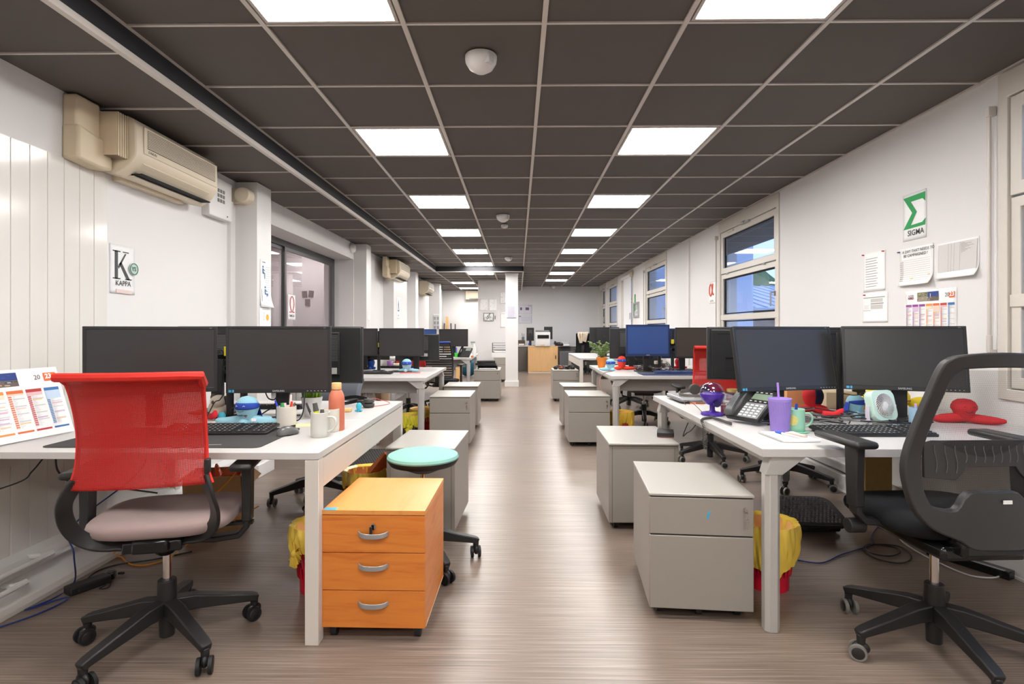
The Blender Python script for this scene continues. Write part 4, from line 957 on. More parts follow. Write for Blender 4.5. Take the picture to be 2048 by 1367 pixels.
def footrest(lb, x, yy, rz, w=.42, d=.32):
    t = thing('footrest', lb, 'footrest', (x, yy, 0), rz, 'tilting footrests under the desks'); M_ = Matrix.Translation((0, 0, .115)) @ Matrix.Rotation(R(14), 4, 'X')
    q = MB(); pr = rrect(w, d, .07, 5); q.prism(pr, lambda a, b: M_ @ Vector((a, b, -.014)), lambda a, b: M_ @ Vector((a, b, .014))); pl = q.build('platform', black_p, t, bevel=.006)
    g = MB(); nx = 16; ny = 12
    for i in range(nx):
        for j in range(ny):
            a = -w / 2 + .035 + (w - .07) * (i + .5 * (j % 2)) / nx; b = -d / 2 + .03 + (d - .06) * j / (ny - 1)
            g.box(M_ @ Vector((a, b, .016)), (.013, .013, .009), taper=.6)
    g.build('grip_studs', mat('stud_grey', (92, 90, 88), .35), pl)
    MB().bb(-.15, .15, -.10, .12, .03, .09).bb(-.19, .19, -.02, .10, .0, .035).cyl((-.2, -.03, .03), (.2, -.03, .03), .022).build('base', black_g, t, bevel=.008)
footrest('black studded footrest under the near right desk', 1.735, 3.40, R(-4))
footrest('black studded footrest under the near left desk', -1.28, 4.75, R(4))
# boxes, bags and storage on the left
t = thing('paper_bag_box', 'open brown box with an orange plastic bag behind the red chair seat', 'box', (-1.86, 3.42, 0), R(12))
MB().ring(rrect(.30, .24, .01, 1), rrect(.285, .225, .008, 1), lambda a, b: (a, b, 0), lambda a, b: (a * 1.08, b * 1.08, .34)).bb(-.14, .14, -.11, .11, .0, .01).build('box_body', card_m, t)
MB().box((.19, 0, .315), (.09, .24, .004), ry=.7).box((-.19, 0, .315), (.09, .24, .004), ry=-.7).build('flap', card_m, t)
q = MB(); q.grid(lambda u, v: ((u - .5) * .27, (v - .5) * .21, .30 + .05 * math.sin(9 * u + 4 * v) * math.sin(7 * v + 1) + .035 * math.sin(23 * u * v)), 24, 18); q.build('bag_lining', mat('orange_plastic_bag', (206, 88, 52), .3, var=.3, scale=18), t)
def storage(name, lb, cat, x0, x1, y0, y1, z1, m, doors=1, z0=0.0):
    t = thing(name, lb, cat, ((x0 + x1) / 2, (y0 + y1) / 2, z0)); a = (x1 - x0) / 2; b = (y1 - y0) / 2; h = z1 - z0
    MB().bb(-a, a, -b, b, 0, h).build('body', m, t, bevel=.003)
    for k in range(doors):
        p0 = -a + .012 + k * (2 * a - .012) / doors; p1 = -a + (k + 1) * (2 * a - .012) / doors
        o = MB().bb(p0, p1, -b - .014, -b, .02, h - .015).build('door', m, t, bevel=.002); MB().bb(p1 - .03, p1 - .015, -b - .024, -b - .012, h * .45, h * .60).build('door_handle', black_p, o)
    return t
storage('low_cabinet', 'low white cabinet against the left wall between the desks', 'cabinet', -2.30, -1.95, 5.9, 6.4, .62, white_gloss)
storage('wooden_cabinet', 'light wood cabinet under the second left desk', 'cabinet', -1.93, -1.62, 6.55, 7.0, .56, mat('pale_maple', (222, 190, 150), .5), 1)
t = thing('plastic_bag', 'white translucent plastic bag beside the light wood cabinet', 'bag', (xa(737, 5.9), 5.9, 0))
q = MB(); q.grid(lambda u, v: ((.10 + .012 * math.sin(11 * u * 6.28 / 2 + v * 5)) * math.cos(2 * PI * u) * (1 - .45 * v ** 3), .09 * math.sin(2 * PI * u) * (1 - .5 * v ** 3), .55 * v + .02 * math.sin(12 * u * 6.28)), 40, 14); q.build('bag', mat('white_bag_plastic', (228, 224, 224), .3, var=.08, scale=20, bump=.8, bscale=30), t)
storage('paper_bag', 'brown paper bag under the near right desk beside the black seat', 'bag', 2.24, 2.41, 3.6, 3.74, .42, mat('olive_kraft', (150, 122, 74), .8, var=.15, bump=.6, bscale=30), 0)
# exercise ball
t = thing('exercise_ball', 'dark teal exercise ball on the floor beyond the farthest left desk', 'ball', (xa(936, 14.5), 14.5, 0))
MB().ell((0, 0, .26), (.25, .25, .26), 32, 20).build('ball', mat('dark_teal_vinyl', (22, 84, 106), .45, bump=.4, bscale=60), t)
storage('orange_box', 'small terracotta box on the floor behind the farthest left desk leg', 'box', xa(928, 11.2), xa(949, 11.2), 11.3, 11.5, .12, terra, 0)
storage('light_wood_shelf', 'light wood shelf unit behind the slatted chair', 'shelf', xa(912, 12.2), xa(922, 12.2), 12.2, 12.5, .55, lightwood, 0)
# far back: tambour cupboard, desks, printer
t = thing('tambour_cupboard', 'beech cupboard with a black handle in front of the back wall', 'cupboard', ((.285 + 1.12) / 2, 15.8, 0)); a = (1.12 - .285) / 2
MB().bb(-a, a, -.2, .22, .03, .75).build('body', wood_b, t); MB().bb(-a + .05, a - .015, -.212, -.198, .05, .73).build('door', wood_b, t, bevel=.002)
MB().bb(-a, a, -.21, .22, .735, .755).build('top', wood_b, t, bevel=.002); MB().bb(-a, a, -.21, -.2, .0, .03).build('plinth', desk_edge_m, t); MB().bb(a - .075, a - .05, -.225, -.21, .40, .50).build('door_handle', black_p, t)
g = MB(); 
for k in range(24): g.bb(-a + .06 + k * .031, -a + .0615 + k * .031, -.2135, -.211, .05, .73)
g.build('tambour_grooves', mat('beech_shadow', (196, 150, 98), .6), t)['kind'] = 'stuff'
t = thing('back_desk', 'long white desk with a dark grey front against the back wall', 'desk', (1.3, 16.42, 0)); MB().bb(-1.35, 1.1, -.35, .4, .735, .765).build('tabletop', desk_m, t); MB().bb(-1.3, -.98, -.33, -.30, .02, .735).build('front_panel', mat('graphite_panel', (92, 90, 86), .5), t); MB().bb(-.2, 1.0, -.33, -.30, .02, .735).build('front_panel', mat('graphite_panel', (92, 90, 86), .5), t)
for x in (-1.3, 1.05): MB().bb(x - .03, x + .03, -.3, .35, 0, .735).build('leg', steel_leg, t)
storage('grey_cabinet', 'dark grey low cabinet right of the beech cupboard', 'cabinet', 1.16, 1.50, 15.1, 15.5, .62, mat('graphite', (88, 88, 92), .5), 1)
M2 = lambda lb, px0, px1, yy, py0, py1, **k: M(lb, (xa(px0, yy), yy), (xa(px1, yy), yy), at(0, py1, yy).z, at(0, py0, yy).z, **k)
M2('small dark monitor on the back desk left of the white printer', 1053, 1068, 16.3, 655, 681, front=False, bez=.01)
M2('small dark monitor on the back desk right of the white printer', 1088, 1105, 16.4, 653, 678, front=False, vents=False, bez=.01)
t = thing('printer', 'white laser printer on the beech cupboard', 'printer', (xa(1085, 15.75), 15.75, .755)); a = .21
MB().bb(-a, a, -.2, .2, 0, .40).build('casing', white_gloss, t, bevel=.012); MB().bb(-a + .06, a - .04, -.206, -.19, .22, .32).build('paper_slot', black_g, t); MB().bb(-a + .02, a - .02, -.16, .16, .40, .45).build('output_tray', mat('grey_printer', (110, 110, 112), .5), t, bevel=.01)
MB().bb(-a + .02, a - .02, -.205, -.2, .03, .17).build('paper_drawer', white_gloss, t, bevel=.003); MB().bb(-.06, .05, -.21, -.2, .025, .05).build('drawer_grip', lightwood, t)
t = thing('desk_organiser', 'brown desk organiser on the back desk', 'organiser', (xa(1043, 16.2), 16.2, .765)); MB().bb(-.10, .10, -.1, .1, 0, .012).bb(-.1, -.09, -.1, .1, 0, .15).bb(.09, .1, -.1, .1, 0, .15).bb(-.1, .1, .09, .1, 0, .15).bb(-.1, .1, -.1, .1, .07, .08).build('rack', mat('brown_rack', (112, 92, 78), .6), t)
MB().bb(-.08, .08, -.09, .05, .012, .05).build('papers', paper_m, t)
t = thing('pen_cup', 'grey pen cup on the back desk', 'cup', (xa(1046, 16.1), 16.1, .92)); MB().lathe([(.001, 0), (.035, 0), (.04, .09), (.036, .09), (.032, .005)], n=16).build('cup', mat('slate_cup', (96, 110, 122), .5), t); MB().cyl((0, 0, .02), (-.03, 0, .2), .006).cyl((.01, 0, .02), (.03, 0, .18), .006).build('pens', black_p, t)
tag(MB().lathe([(.001, 0), (.03, 0), (.034, .07), (.03, .07), (.028, .01)], c=(xa(1059, 16.1), 16.1, .765), n=14).build('blue_cup', navy_pl), 'small blue cup on the back desk by the printer', 'cup')
t = thing('desk_phone', 'black desk phone on the back desk right of the printer', 'phone', (xa(1117, 15.85), 15.85, .765), R(10)); MB().box((0, 0, .05), (.24, .2, .05), rx=.3).build('body', black_p, t, bevel=.01); MB().box((-.08, 0, .085), (.05, .22, .03), rx=.3).build('handset', black_g, t, bevel=.01)
t = thing('document_tray', 'white document tray at the right end of the back desk', 'tray', (xa(1130, 15.9), 15.9, .765)); MB().bb(-.13, .13, -.12, .12, 0, .01).bb(-.13, -.12, -.12, .12, 0, .10).bb(.12, .13, -.12, .12, 0, .1).bb(-.13, .13, -.12, .12, .09, .10).build('tray', white_gloss, t); MB().bb(-.11, .11, -.11, .1, .01, .05).build('papers', paper_m, t)
# things on the pedestals
t = thing('network_switch', 'small black network device on the plain backed right pedestal', 'device', (xa(1330, 3.62), 3.62, .532), R(-14))
MB().bb(-.052, .052, -.075, .075, .003, .030).build('casing', black_p, t, bevel=.002); MB().bb(-.05, .05, -.0755, -.074, .003, .007).build('base_edge', mat('dull_red', (130, 70, 60), .5), t)
MB().bb(-.0535, -.0515, -.06, .06, .008, .022).build('port_row', dark_gap, t)
for k, (z0, m_) in enumerate(((.532, alu), (.60, black_p))):
    t = thing('paper_tray', ('grey wire paper tray with papers on the pedestal left of the column', 'black binders stacked on the paper tray left of the column')[k], 'tray', (-.53 - .03 * k, 9.75, z0))
    if k == 0:
        MB().bb(-.17, .17, -.12, .12, 0, .006).bb(-.17, -.163, -.12, .12, 0, .065).bb(.163, .17, -.12, .12, 0, .065).bb(-.17, .17, .113, .12, 0, .065).bb(-.17, .17, -.12, .12, .058, .066).build('tray', black_p, t); MB().bb(-.15, .15, -.118, .1, .006, .022).build('papers', paper_m, t)
    else:
        for q in range(2): MB().box((.0, 0, .022 + q * .045), (.36 - .04 * q, .26, .038), rz=.05 * q).build('binder', black_p, t, bevel=.005)
t = thing('cable_bundle', 'tangle of black and red headsets on the far right pedestal', 'headsets', (.80, 9.7, .532)); rr = random.Random(3)
q = MB()
for k in range(5): q.tube(curve([(rr.uniform(-.18, .18), rr.uniform(-.12, .12), rr.uniform(.008, .07)) for _ in range(7)], 5), .006, 5)
for k in range(4): q.cyl((-.15 + k * .1, -.05, .02), (-.14 + k * .1, -.03, .03), .035, n=14)
q.build('headset_cables', black_p, t); MB().ell((-.06, -.05, .03), (.045, .03, .03)).ell((.05, .0, .025), (.05, .03, .02)).build('ear_pads', mat('salmon_pad', (190, 96, 80), .7), t)
t = thing('paper_tray', 'black four level paper tray rack beside the white column', 'tray', (-.44, 13.28, .68))
for k in range(5): MB().bb(-.17, .17, -.14, .14, .055 * k, .055 * k + .006).build('shelf', mat('smoke_grey_plastic', (104, 102, 98), .4), t)
for s_ in (-1, 1): MB().bb(s_ * .17 - .005, s_ * .17 + .005, -.14, .14, 0, .226).build('side', mat('smoke_grey_plastic', (104, 102, 98), .4), t)
MB().bb(-.12, .14, -.13, .1, .006, .04).bb(-.1, .15, -.12, .1, .116, .13).build('papers', paper_m, t)
storage('white_printer', 'white office printer under the tray rack beside the column', 'printer', -.62, -.25, 13.12, 13.45, .68, white_gloss, 0, z0=.57)
# ================================================================== PAPERS ON THE WALLS
def sheet(name, lb, cat, org, u, v, w_, h_, quads=(), m=paper_m, th=.0012, curl=0.0, texts=(), group=None, pins=()):
    "paper with lower-left corner org, u right, v up; quads (u0,v0,u1,v1,colour) in metres"
    u = Vector(u).normalized(); v = Vector(v).normalized(); n = u.cross(v)
    t = thing(name, lb, cat, org, 0, group)
    MB().grid(lambda a, b: tuple(u * (a * w_) + v * (b * h_) + n * (th + .0015 + curl * max(0, (.35 - b) / .35) ** 2 * (.35 + .65 * a))), 8, 12).build('sheet', m, t, solid=th)
    if quads:
        q = MB()
        for kq, (a0, b0, a1, b1, c) in enumerate(quads):
            q.use(flatc(c)); P = lambda a, b: u * a + v * b + n * (th * 2 + .002 + kq * 4e-5 + curl * max(0, (.35 - b / h_) / .35) ** 2 * (.35 + .65 * a / w_))
            q.add([P(a0, b0), P(a1, b0), P(a1, b1), P(a0, b1)], [(0, 1, 2, 3)])
        q.build('print', parent=t)
    for (s, size, c, a, b, al) in texts: text(s, size, c, t, u * a + v * b + n * (th * 2 + .0025), u, v, align=al, weight=size * .008)
    for (a, b, c) in pins:
        p = u * a + v * b + n * .004; MB().cyl(p, p + n * .008, .005, .004, 8).cyl(p + n * .006, p + n * .014, .003, .005, 8).build('push_pin', flatc(c), t)
    return t
UL, UR, UZ = (0, 1, 0), (0, -1, 0), (0, 0, 1)
rr = random.Random(5)
def lines(a0, a1, b0, b1, n, th, col=(150, 150, 152), jit=.3):
    return [(a0, b0 + (b1 - b0) * k / max(1, n - 1), a1 - rr.random() * jit * (a1 - a0), b0 + (b1 - b0) * k / max(1, n - 1) + th, col) for k in range(n)]
def lw(px0, px1, py0, py1, X=XL):      # patch of a side wall -> origin, width, height
    Y0 = FPX * X / (px0 - 1036); Y1 = FPX * X / (px1 - 1036); ym = (Y0 + Y1) / 2
    return Y0, Y1
# KAPPA
t = sheet('letter_poster', 'white sheet with a large black K and the word KAPPA on the left wall', 'poster', (XL, 3.14, 1.43), UL, UZ, .205, .285, texts=[('KAPPA', .042, (62, 62, 62), .042, .048, 'LEFT')], m=mat('poster_paper', (226, 226, 226), .4, var=.05, scale=60))
def glyph(t, poly, o, u, v, n_, m, name='letter'):
    u = Vector(u); v = Vector(v); n = u.cross(v); o = Vector(o)
    return MB().prism(poly, lambda a, b: o + u * a + v * b + n * .0045, lambda a, b: o + u * a + v * b + n * .0052).build(name, m, t)
kc = flatc((72, 74, 76))
q = MB(); uu, vv = Vector(UL), Vector(UZ); nn = uu.cross(vv)
def pf(d): return lambda a, b: uu * a + vv * b + nn * d
S = .82
for poly in ([(.045, .0), (.075, 0), (.075, .205), (.045, .205)], [(.025, 0), (.1, 0), (.1, .008), (.025, .008)], [(.025, .197), (.1, .197), (.1, .205), (.025, .205)], [(.075, .09), (.145, .19), (.16, .19), (.085, .075)], [(.125, .197), (.185, .197), (.185, .205), (.125, .205)], [(.088, .112), (.165, 0), (.2, 0), (.108, .128)], [(.15, 0), (.215, 0), (.215, .008), (.15, .008)]):
    q.prism([(a * S, .085 + b * S * .98) for a, b in poly], pf(.004), pf(.0048))
q.build('large_letter', kc, t)
bdg = MB().use(mat('badge_silver', (196, 206, 202), .25, metal=.4)).cyl((.008, .185, .155), (.014, .185, .155), .036, n=28).use(flatc((40, 120, 90))).ring([(.036 * math.cos(a / 16 * 2 * PI), .036 * math.sin(a / 16 * 2 * PI)) for a in range(16)], [(.030 * math.cos(a / 16 * 2 * PI), .030 * math.sin(a / 16 * 2 * PI)) for a in range(16)], lambda a, b: (.014, .185 + a, .155 + b), lambda a, b: (.0152, .185 + a, .155 + b))
bdg = bdg.build('round_badge', parent=t); text('YS', .036, (40, 120, 90), bdg, (.0155, .163, .143), UL, UZ, weight=.0008)
MB().box((.006, .11, .014), (.004, .13, .022), rx=-.03).build('name_strip', mat('pinkish_tape', (216, 196, 190), .4), t)
# OMEGA on the glass mullion
t = sheet('letter_poster', 'white sheet with a red omega taped on the dark glass frame', 'poster', (-2.59, xa(577, 6.2) * 0 + 6.22, 1.335), UL, UZ, .20, .285, texts=[('OMEGA', .040, (70, 70, 70), .10, .03, 'CENTER')])
og = [(.035, .085), (.085, .085), (.082, .10), (.06, .13), (.045, .17), (.05, .225), (.08, .258), (.10, .264), (.12, .258), (.15, .225), (.155, .17), (.14, .13), (.118, .10), (.115, .085), (.165, .085)]
MB().ribbon([(.006, a, b) for a, b in og], (0, .3, 1), .001, ws=[.010] * len(og)).tube([(.006, a, b) for a, b in og], .0045, 4).build('large_letter', flatc((190, 40, 46)), t)
# ergonomic sheets on the pillar side
t = sheet('safety_sheet', 'curled posture guide sheet with blue seated figures on the near pillar', 'paper', (-2.15, 4.60, 1.41), UL, UZ, .20, .40, curl=.03, texts=[('Travailler', .016, (60, 70, 90), .03, .375, 'LEFT')],
          quads=lines(.09, .19, .06, .34, 16, .0025, (170, 178, 190)) + [(.02, .05, .026, .15, (90, 110, 130)), (.12, .10, .14, .12, (70, 120, 160))])
q = MB().use(flatc((74, 118, 158)))
for (a, b, s_) in ((.045, .24, 1.0), (.085, .06, 1.1)):
    q.ribbon([(.006, a, b + .085 * s_), (.0062, a + .002, b + .05 * s_), (.006, a + .03 * s_, b + .045 * s_), (.0062, a + .032 * s_, b)], (0, 1, .4), .0006, ws=[.020, .022, .014, .009]); q.ribbon([(.0066, a + .002, b + .08 * s_), (.0066, a + .035 * s_, b + .066 * s_)], (0, .3, 1), .0006, ws=[.008, .006]); q.cyl((.006, a, b + .10 * s_), (.0068, a, b + .10 * s_), .010, n=14)
q.build('seated_figures', parent=t)
t = sheet('safety_sheet', 'sheet with an orange and a green burst on the near pillar', 'paper', (-2.15, 4.585, 1.12), UL, UZ, .205, .30, quads=lines(.05, .17, .27, .285, 2, .003) + lines(.06, .11, .18, .24, 7, .002, (170, 170, 172)) + lines(.075, .13, .06, .12, 6, .002, (200, 170, 168)) + [(.04, .08, .055, .13, (90, 86, 86)), (.06, .015, .08, .04, (214, 150, 130))])
for c, (a, b) in (((240, 170, 50), (.145, .205)), ((50, 160, 84), (.15, .085))):
    MB().prism([((.022 if k % 2 else .030) * math.cos(k * PI / 12) + a, (.022 if k % 2 else .030) * math.sin(k * PI / 12) + b) for k in range(24)], lambda p, q_: (.0045, p, q_), lambda p, q_: (.0055, p, q_)).build('burst', flatc(c), t)
# delta, far sheets on the left
t = sheet('letter_poster', 'white sheet with a dark blue delta on the pillar past the glass partition', 'poster', (-2.15, 9.82, 1.42), UL, UZ, .24, .38, texts=[('DELTA', .04, (80, 84, 96), .12, .04, 'CENTER')])
MB().ring([(.05, .13), (.19, .13), (.12, .34)], [(.08, .15), (.155, .15), (.12, .27)], lambda a, b: (.005, a, b), lambda a, b: (.006, a, b)).build('large_letter', flatc((58, 74, 120)), t)
sheet('notice', 'small grey notice with six symbols on the far left pillar', 'paper', (-2.36 + .14, 14.494, 1.18), (1, 0, 0), UZ, .17, .45, quads=[(.02 + .08 * (k % 2), .06 + .12 * (k // 2), .07 + .08 * (k % 2), .14 + .12 * (k // 2), (150, 150, 152)) for k in range(6)], m=mat('grey_paper', (206, 206, 206), .6))
sheet('notice', 'tiny label low on the pillar beyond the glass frame', 'paper', (-2.15, 7.92, 1.35), UL, UZ, .09, .14, quads=lines(.02, .08, .09, .12, 2, .006, (200, 160, 160)))
# middle wall and column
Q = lambda px0, px1, py0, py1, Y: (at(px0, py1, Y - .012), (px1 - px0) / FPX * Y, (py1 - py0) / FPX * Y)
def front(name, lb, px0, px1, py0, py1, Y, quads=(), m=paper_m, **k):
    o, w_, h_ = Q(px0, px1, py0, py1, Y); o.y = Y - .001
    return sheet(name, lb, 'paper', o, (1, 0, 0), UZ, w_, h_, [(a0 * w_, b0 * h_, a1 * w_, b1 * h_, c) for a0, b0, a1, b1, c in quads], m=m, **k)
rq = lambda n, c: [(a := rr.uniform(.05, .8), b := rr.uniform(.05, .9), a + rr.uniform(.03, .14), b + .012 + .02 * rr.random(), c) for _ in range(n)]
front('notice', 'faint printed plan on the short middle wall, left of two', 959, 975, 597, 621, 13.7, rq(22, (196, 196, 198)))
front('notice', 'faint printed plan on the short middle wall, right of two', 978, 993, 598, 621, 13.7, rq(22, (196, 196, 198)))
front('notice', 'pale poster at the top of the middle wall beside the column', 1000, 1013, 584, 607, 13.7, rq(16, (170, 170, 172)))
front('notice', 'long narrow white sheet on the middle wall beside the column', 1001, 1011, 624, 655, 13.7, [(.1, .9, .9, .93, (190, 190, 192))])
front('notice', 'grey printed notice taped on the white column', 1013, 1032.5, 608, 636, 11.9, [(.12, .1 + .055 * k, .85, .125 + .055 * k, (176, 174, 186)) for k in range(14)], m=mat('lavender_paper', (212, 210, 220), .6))
front('notice', 'sheet with two purple pictures on the back wall right of the column', 1037, 1064, 609, 627, YB, [(.12, .4, .26, .7, (112, 88, 112)), (.52, .4, .78, .7, (112, 88, 112)), (.7, .85, .95, .9, (120, 120, 130))], m=mat('lavender_paper', (212, 210, 220), .6))
front('notice', 'sheet of fine print on the back wall below the purple pictures', 1037, 1064, 629, 646, YB, [(.2, .2 + .1 * k, .9, .23 + .1 * k, (176, 176, 186)) for k in range(6)] + [(.05, .75, .18, .85, (90, 90, 100))], m=mat('lavender_paper', (212, 210, 220), .6))
p = at(977, 634, 13.66); t = thing('bicycle_sign', 'small framed sign with a black cyclist on the middle wall', 'sign', (p.x, 13.70, p.z)); bk = flatc((60, 60, 62))
MB().bb(-.12, .12, -.012, -.001, -.09, .10).build('board', paper_m, t); q = MB().ring(R4(-.125, .125, -.095, .105), R4(-.112, .112, -.082, .092), lambda a, b: (a, -.016, b), lambda a, b: (a, -.0, b))
q.build('sign_frame', bk, t); q = MB()
for x in (-.065, .065): q.tube([(x + .040 * math.cos(k * PI / 9), -.015, -.035 + .040 * math.sin(k * PI / 9)) for k in range(18)], .004, 4, True)
q.tube([(-.065, -.015, -.035), (-.02, -.015, -.035), (.03, -.015, .01), (-.03, -.015, .01), (-.065, -.015, -.035)], .004, 4).tube([(.065, -.015, -.035), (.035, -.015, .02)], .004, 4).tube([(-.02, -.015, -.035), (.015, -.015, -.0), (-.03, -.015, .025), (.01, -.015, .062), (.035, -.015, .02)], .009, 5).ell((.03, -.016, .078), (.014, .004, .014), 10, 6).build('cyclist', bk, t)
MB().bb(.15, .17, -.01, 0, -.05, .04).build('side_tag', flatc((96, 92, 92)), t)
# right wall
Yr = lambda px: FPX * XR / (px - 1036)
def right(name, lb, px0, px1, pyt, pyb, quads=(), **k):
    "sheet on the right wall whose left edge shows at px0 and right edge at px1; py of the right edge"
    Y0, Y1 = Yr(px0), Yr(px1); zt = CAMZ - (pyt - 659) / FPX * Y1; zb = CAMZ - (pyb - 659) / FPX * Y1; w_ = Y0 - Y1; h_ = zt - zb
    k['pins'] = [(a * w_, b * h_, c) for a, b, c in k.get('pins', ())]
    return sheet(name, lb, 'paper', (XR, Y0, zb), UR, UZ, w_, h_, [(a0 * w_, b0 * h_, a1 * w_, b1 * h_, c) for a0, b0, a1, b1, c in quads], **k), w_, h_
t, w_, h_ = right('letter_poster', 'white sheet with a large green sigma on the right wall', 1801, 1847, 378, 475, m=mat('poster_paper', (226, 226, 226), .4, var=.05, scale=60))
text('SIGMA', .050, (66, 66, 66), t, (-.005, -w_ * .22, .030), UR, UZ, weight=.0006)
sg = [(.03, .085), (.97, .10), (.99, .26), (.86, .18), (.36, .165), (.62, .50), (.36, .80), (.86, .80), (.97, .74), (.97, .95), (.03, .945), (.03, .90), (.42, .50), (.03, .13)]
q = MB().use(flatc((46, 150, 84))); sc_ = lambda d: (lambda a, b: (-d, -a * w_, .055 + b * (h_ - .065)))
# sigma drawn as convex strips
for poly in ([(.03, .085), (.97, .10), (.99, .28), (.84, .19), (.36, .175)], [(.03, .085), (.36, .175), (.62, .50), (.42, .50)], [(.42, .50), (.62, .50), (.36, .81), (.03, .95)], [(.03, .95), (.36, .81), (.86, .81), (.97, .72), (.97, .97)]):
    q.prism(poly, sc_(.0042), sc_(.005))
q.build('large_letter', parent=t)
right('note', 'narrow sheet of typed lines pinned on the right wall', 1723, 1766, 500, 580, [(.12, .12 + .065 * k, .62 + .06 * (k % 2), .135 + .065 * k, (150, 150, 154)) for k in range(12)], pins=[(.03, .97, (170, 50, 60)), (.95, .97, (170, 50, 60))])
right('note', 'sheet with small grey tables pinned below the typed lines', 1721, 1771, 583, 644, [(.05, .83, .9, .86, (150, 150, 152)), (.35, .68, .82, .80, (196, 194, 190)), (.35, .62, .85, .65, (130, 130, 132)), (.35, .45, .82, .60, (196, 194, 190)), (.08, .45, .28, .60, (224, 222, 222)), (.05, .40, .35, .415, (140, 140, 142))], pins=[(.12, .95, (170, 50, 60))])
t, w_, h_ = right('note', 'handwritten planning sheet with a curling corner on the right wall', 1794, 1861, 487, 566, [(.04, .12 + .055 * k, .92, .128 + .055 * k, (196, 190, 190)) for k in range(11)] + [(.04 + .08 * k, .12, .045 + .08 * k, .68, (226, 222, 222)) for k in range(12)] + [(.38, .16, .46, .19, (240, 190, 130)), (.86, .22, .94, .25, (240, 190, 140))] + [(.04, .13 + .055 * k, .14, .15 + .055 * k, (170, 168, 168)) for k in range(10)], curl=.035, pins=[(.01, .93, (70, 80, 130)), (.5, .05, (170, 50, 60))])
text('A DAY THAT NEEDS TO', .026, (50, 50, 52), t, (-.0055, -w_ * .10, h_ * .87), UR, UZ, shear=.1)
text('BE CAMPAIGNED !', .026, (50, 50, 52), t, (-.0055, -w_ * .14, h_ * .76), UR, UZ, shear=.1)
right('note', 'grey table printout with a rolled lower edge on the right wall', 1868, 1951, 473, 550, [(.05, .18, .97, .95, (206, 203, 200))] + [(.06, .22 + .12 * k, .95, .226 + .12 * k, (120, 118, 116)) for k in range(6)] + [(a, .18, a + .004, .95, (110, 108, 106)) for a in (.05, .30, .37, .44, .58, .97)] + [(.60, .20 + .028 * k, .70 + .25 * ((k * 7) % 5) / 5, .208 + .028 * k, (130, 128, 126)) for k in range(26)], curl=.03)
def calendar(t, w_, h_, P, n, names, seed=1, offs=.004, v0=.03, big=True):
    "year planner print: P maps (a, b) metres to the sheet"
    r = random.Random(seed); cols = [(146, 84, 142), (140, 60, 140), (130, 74, 142), (232, 140, 70), (216, 110, 62), (186, 66, 66), (60, 110, 168)][-n:]
    q = MB(); nv = (P(1, 0) - P(0, 0)).cross(P(0, 1) - P(0, 0)).normalized(); lay = [0]
    def quad(a0, b0, a1, b1, c): d = nv * (lay[0] * 4e-5); q.use(flatc(c)); q.add([P(a0, b0) + d, P(a1, b0) + d, P(a1, b1) + d, P(a0, b1) + d], [(0, 1, 2, 3)])
    top = h_ * .70; cw = (w_ * .97) / n
    for k in range(n):
        c = cols[k]; a0 = w_ * .02 + k * cw; a1 = a0 + cw * .86
        quad(a0, top - .014, a1, top, c); lite = tuple(int(255 - (255 - x) * .35) for x in c)
        quad(a0, v0, a1, v0 + .008, c)
        b = top - .014; st = r.uniform(.0, .04)
        quad(a0, top - .014 - st, a1, top - .014, lite)
        b -= st; rows = 31; rh = (b - v0 - .02) / rows
        for m_ in range(rows):
            y1 = b - m_ * rh
            quad(a0 + .001, y1 - rh * .8, a0 + cw * .20, y1, c if m_ % 2 else lite)
            if m_ % 7 == 3: quad(a0 + cw * .24, y1 - rh, a1, y1, (206, 206, 206))
            elif r.random() < .12: quad(a0 + cw * .24, y1 - rh, a1 - cw * .1 * r.random(), y1, r.choice([(244, 200, 150), (206, 170, 206), (240, 200, 196)]))
            else: quad(a0 + cw * .24, y1 - rh * .6, a0 + cw * (.34 + .2 * r.random()), y1 - rh * .3, (206, 204, 206))
    # photographs in the head
    bx = w_ * .26; bw = w_ * .42; b0 = h_ * .76; b1 = h_ * .955
    quad(bx, (b0 + b1) / 2, bx + bw * .5, b1, (120, 126, 92)); quad(bx, b0, bx + bw * .5, (b0 + b1) / 2, (150, 140, 126)); quad(bx + bw * .5, b0 + (b1 - b0) * .45, bx + bw, b1, (44, 64, 128)); quad(bx + bw * .5, b0, bx + bw, b0 + (b1 - b0) * .45, (104, 92, 86))
    for k in range(26):
        lay[0] = k + 1; a = bx + bw * r.random() * .94; b = b0 + (b1 - b0) * r.random() * .88; quad(a, b, a + bw * .06, b + (b1 - b0) * .07, r.choice([(70, 70, 50), (196, 170, 140), (160, 190, 210), (60, 60, 66), (214, 150, 120)]) if a < bx + bw * .5 or b < b0 + (b1 - b0) * .38 else (60, 80, 140))
    lay[0] = 30; quad(bx + bw * .62, b0 + (b1 - b0) * .45, bx + bw * .65, b0 + (b1 - b0) * .8, (236, 226, 226))
    quad(w_ * .875, h_ * .80, w_ * .975, h_ * .92, (226, 104, 56))
    q.build('print', parent=t)
t, w_, h_ = right('wall_calendar', 'yearly wall calendar for 2023 on the right wall above the monitor', 1806, 1907, 574, 674)
calendar(t, w_, h_, lambda a, b: Vector((-.0055, -a, b)), 7, None)
text('20', .034, (80, 80, 90), t, (-.007, -w_ * .80, h_ * .825), UR, UZ); text('23', .036, (250, 250, 250), t, (-.0085, -w_ * .887, h_ * .83), UR, UZ, weight=.0006)
text('ALTER', .018, (120, 110, 120), t, (-.007, -w_ * .07, h_ * .87), UR, UZ); text('BURO', .018, (140, 60, 90), t, (-.007, -w_ * .07, h_ * .82), UR, UZ, weight=.0008)
t, w_, h_ = right('letter_poster', 'white sheet with a red alpha left of the second window', 1417, 1431, 562, 606)
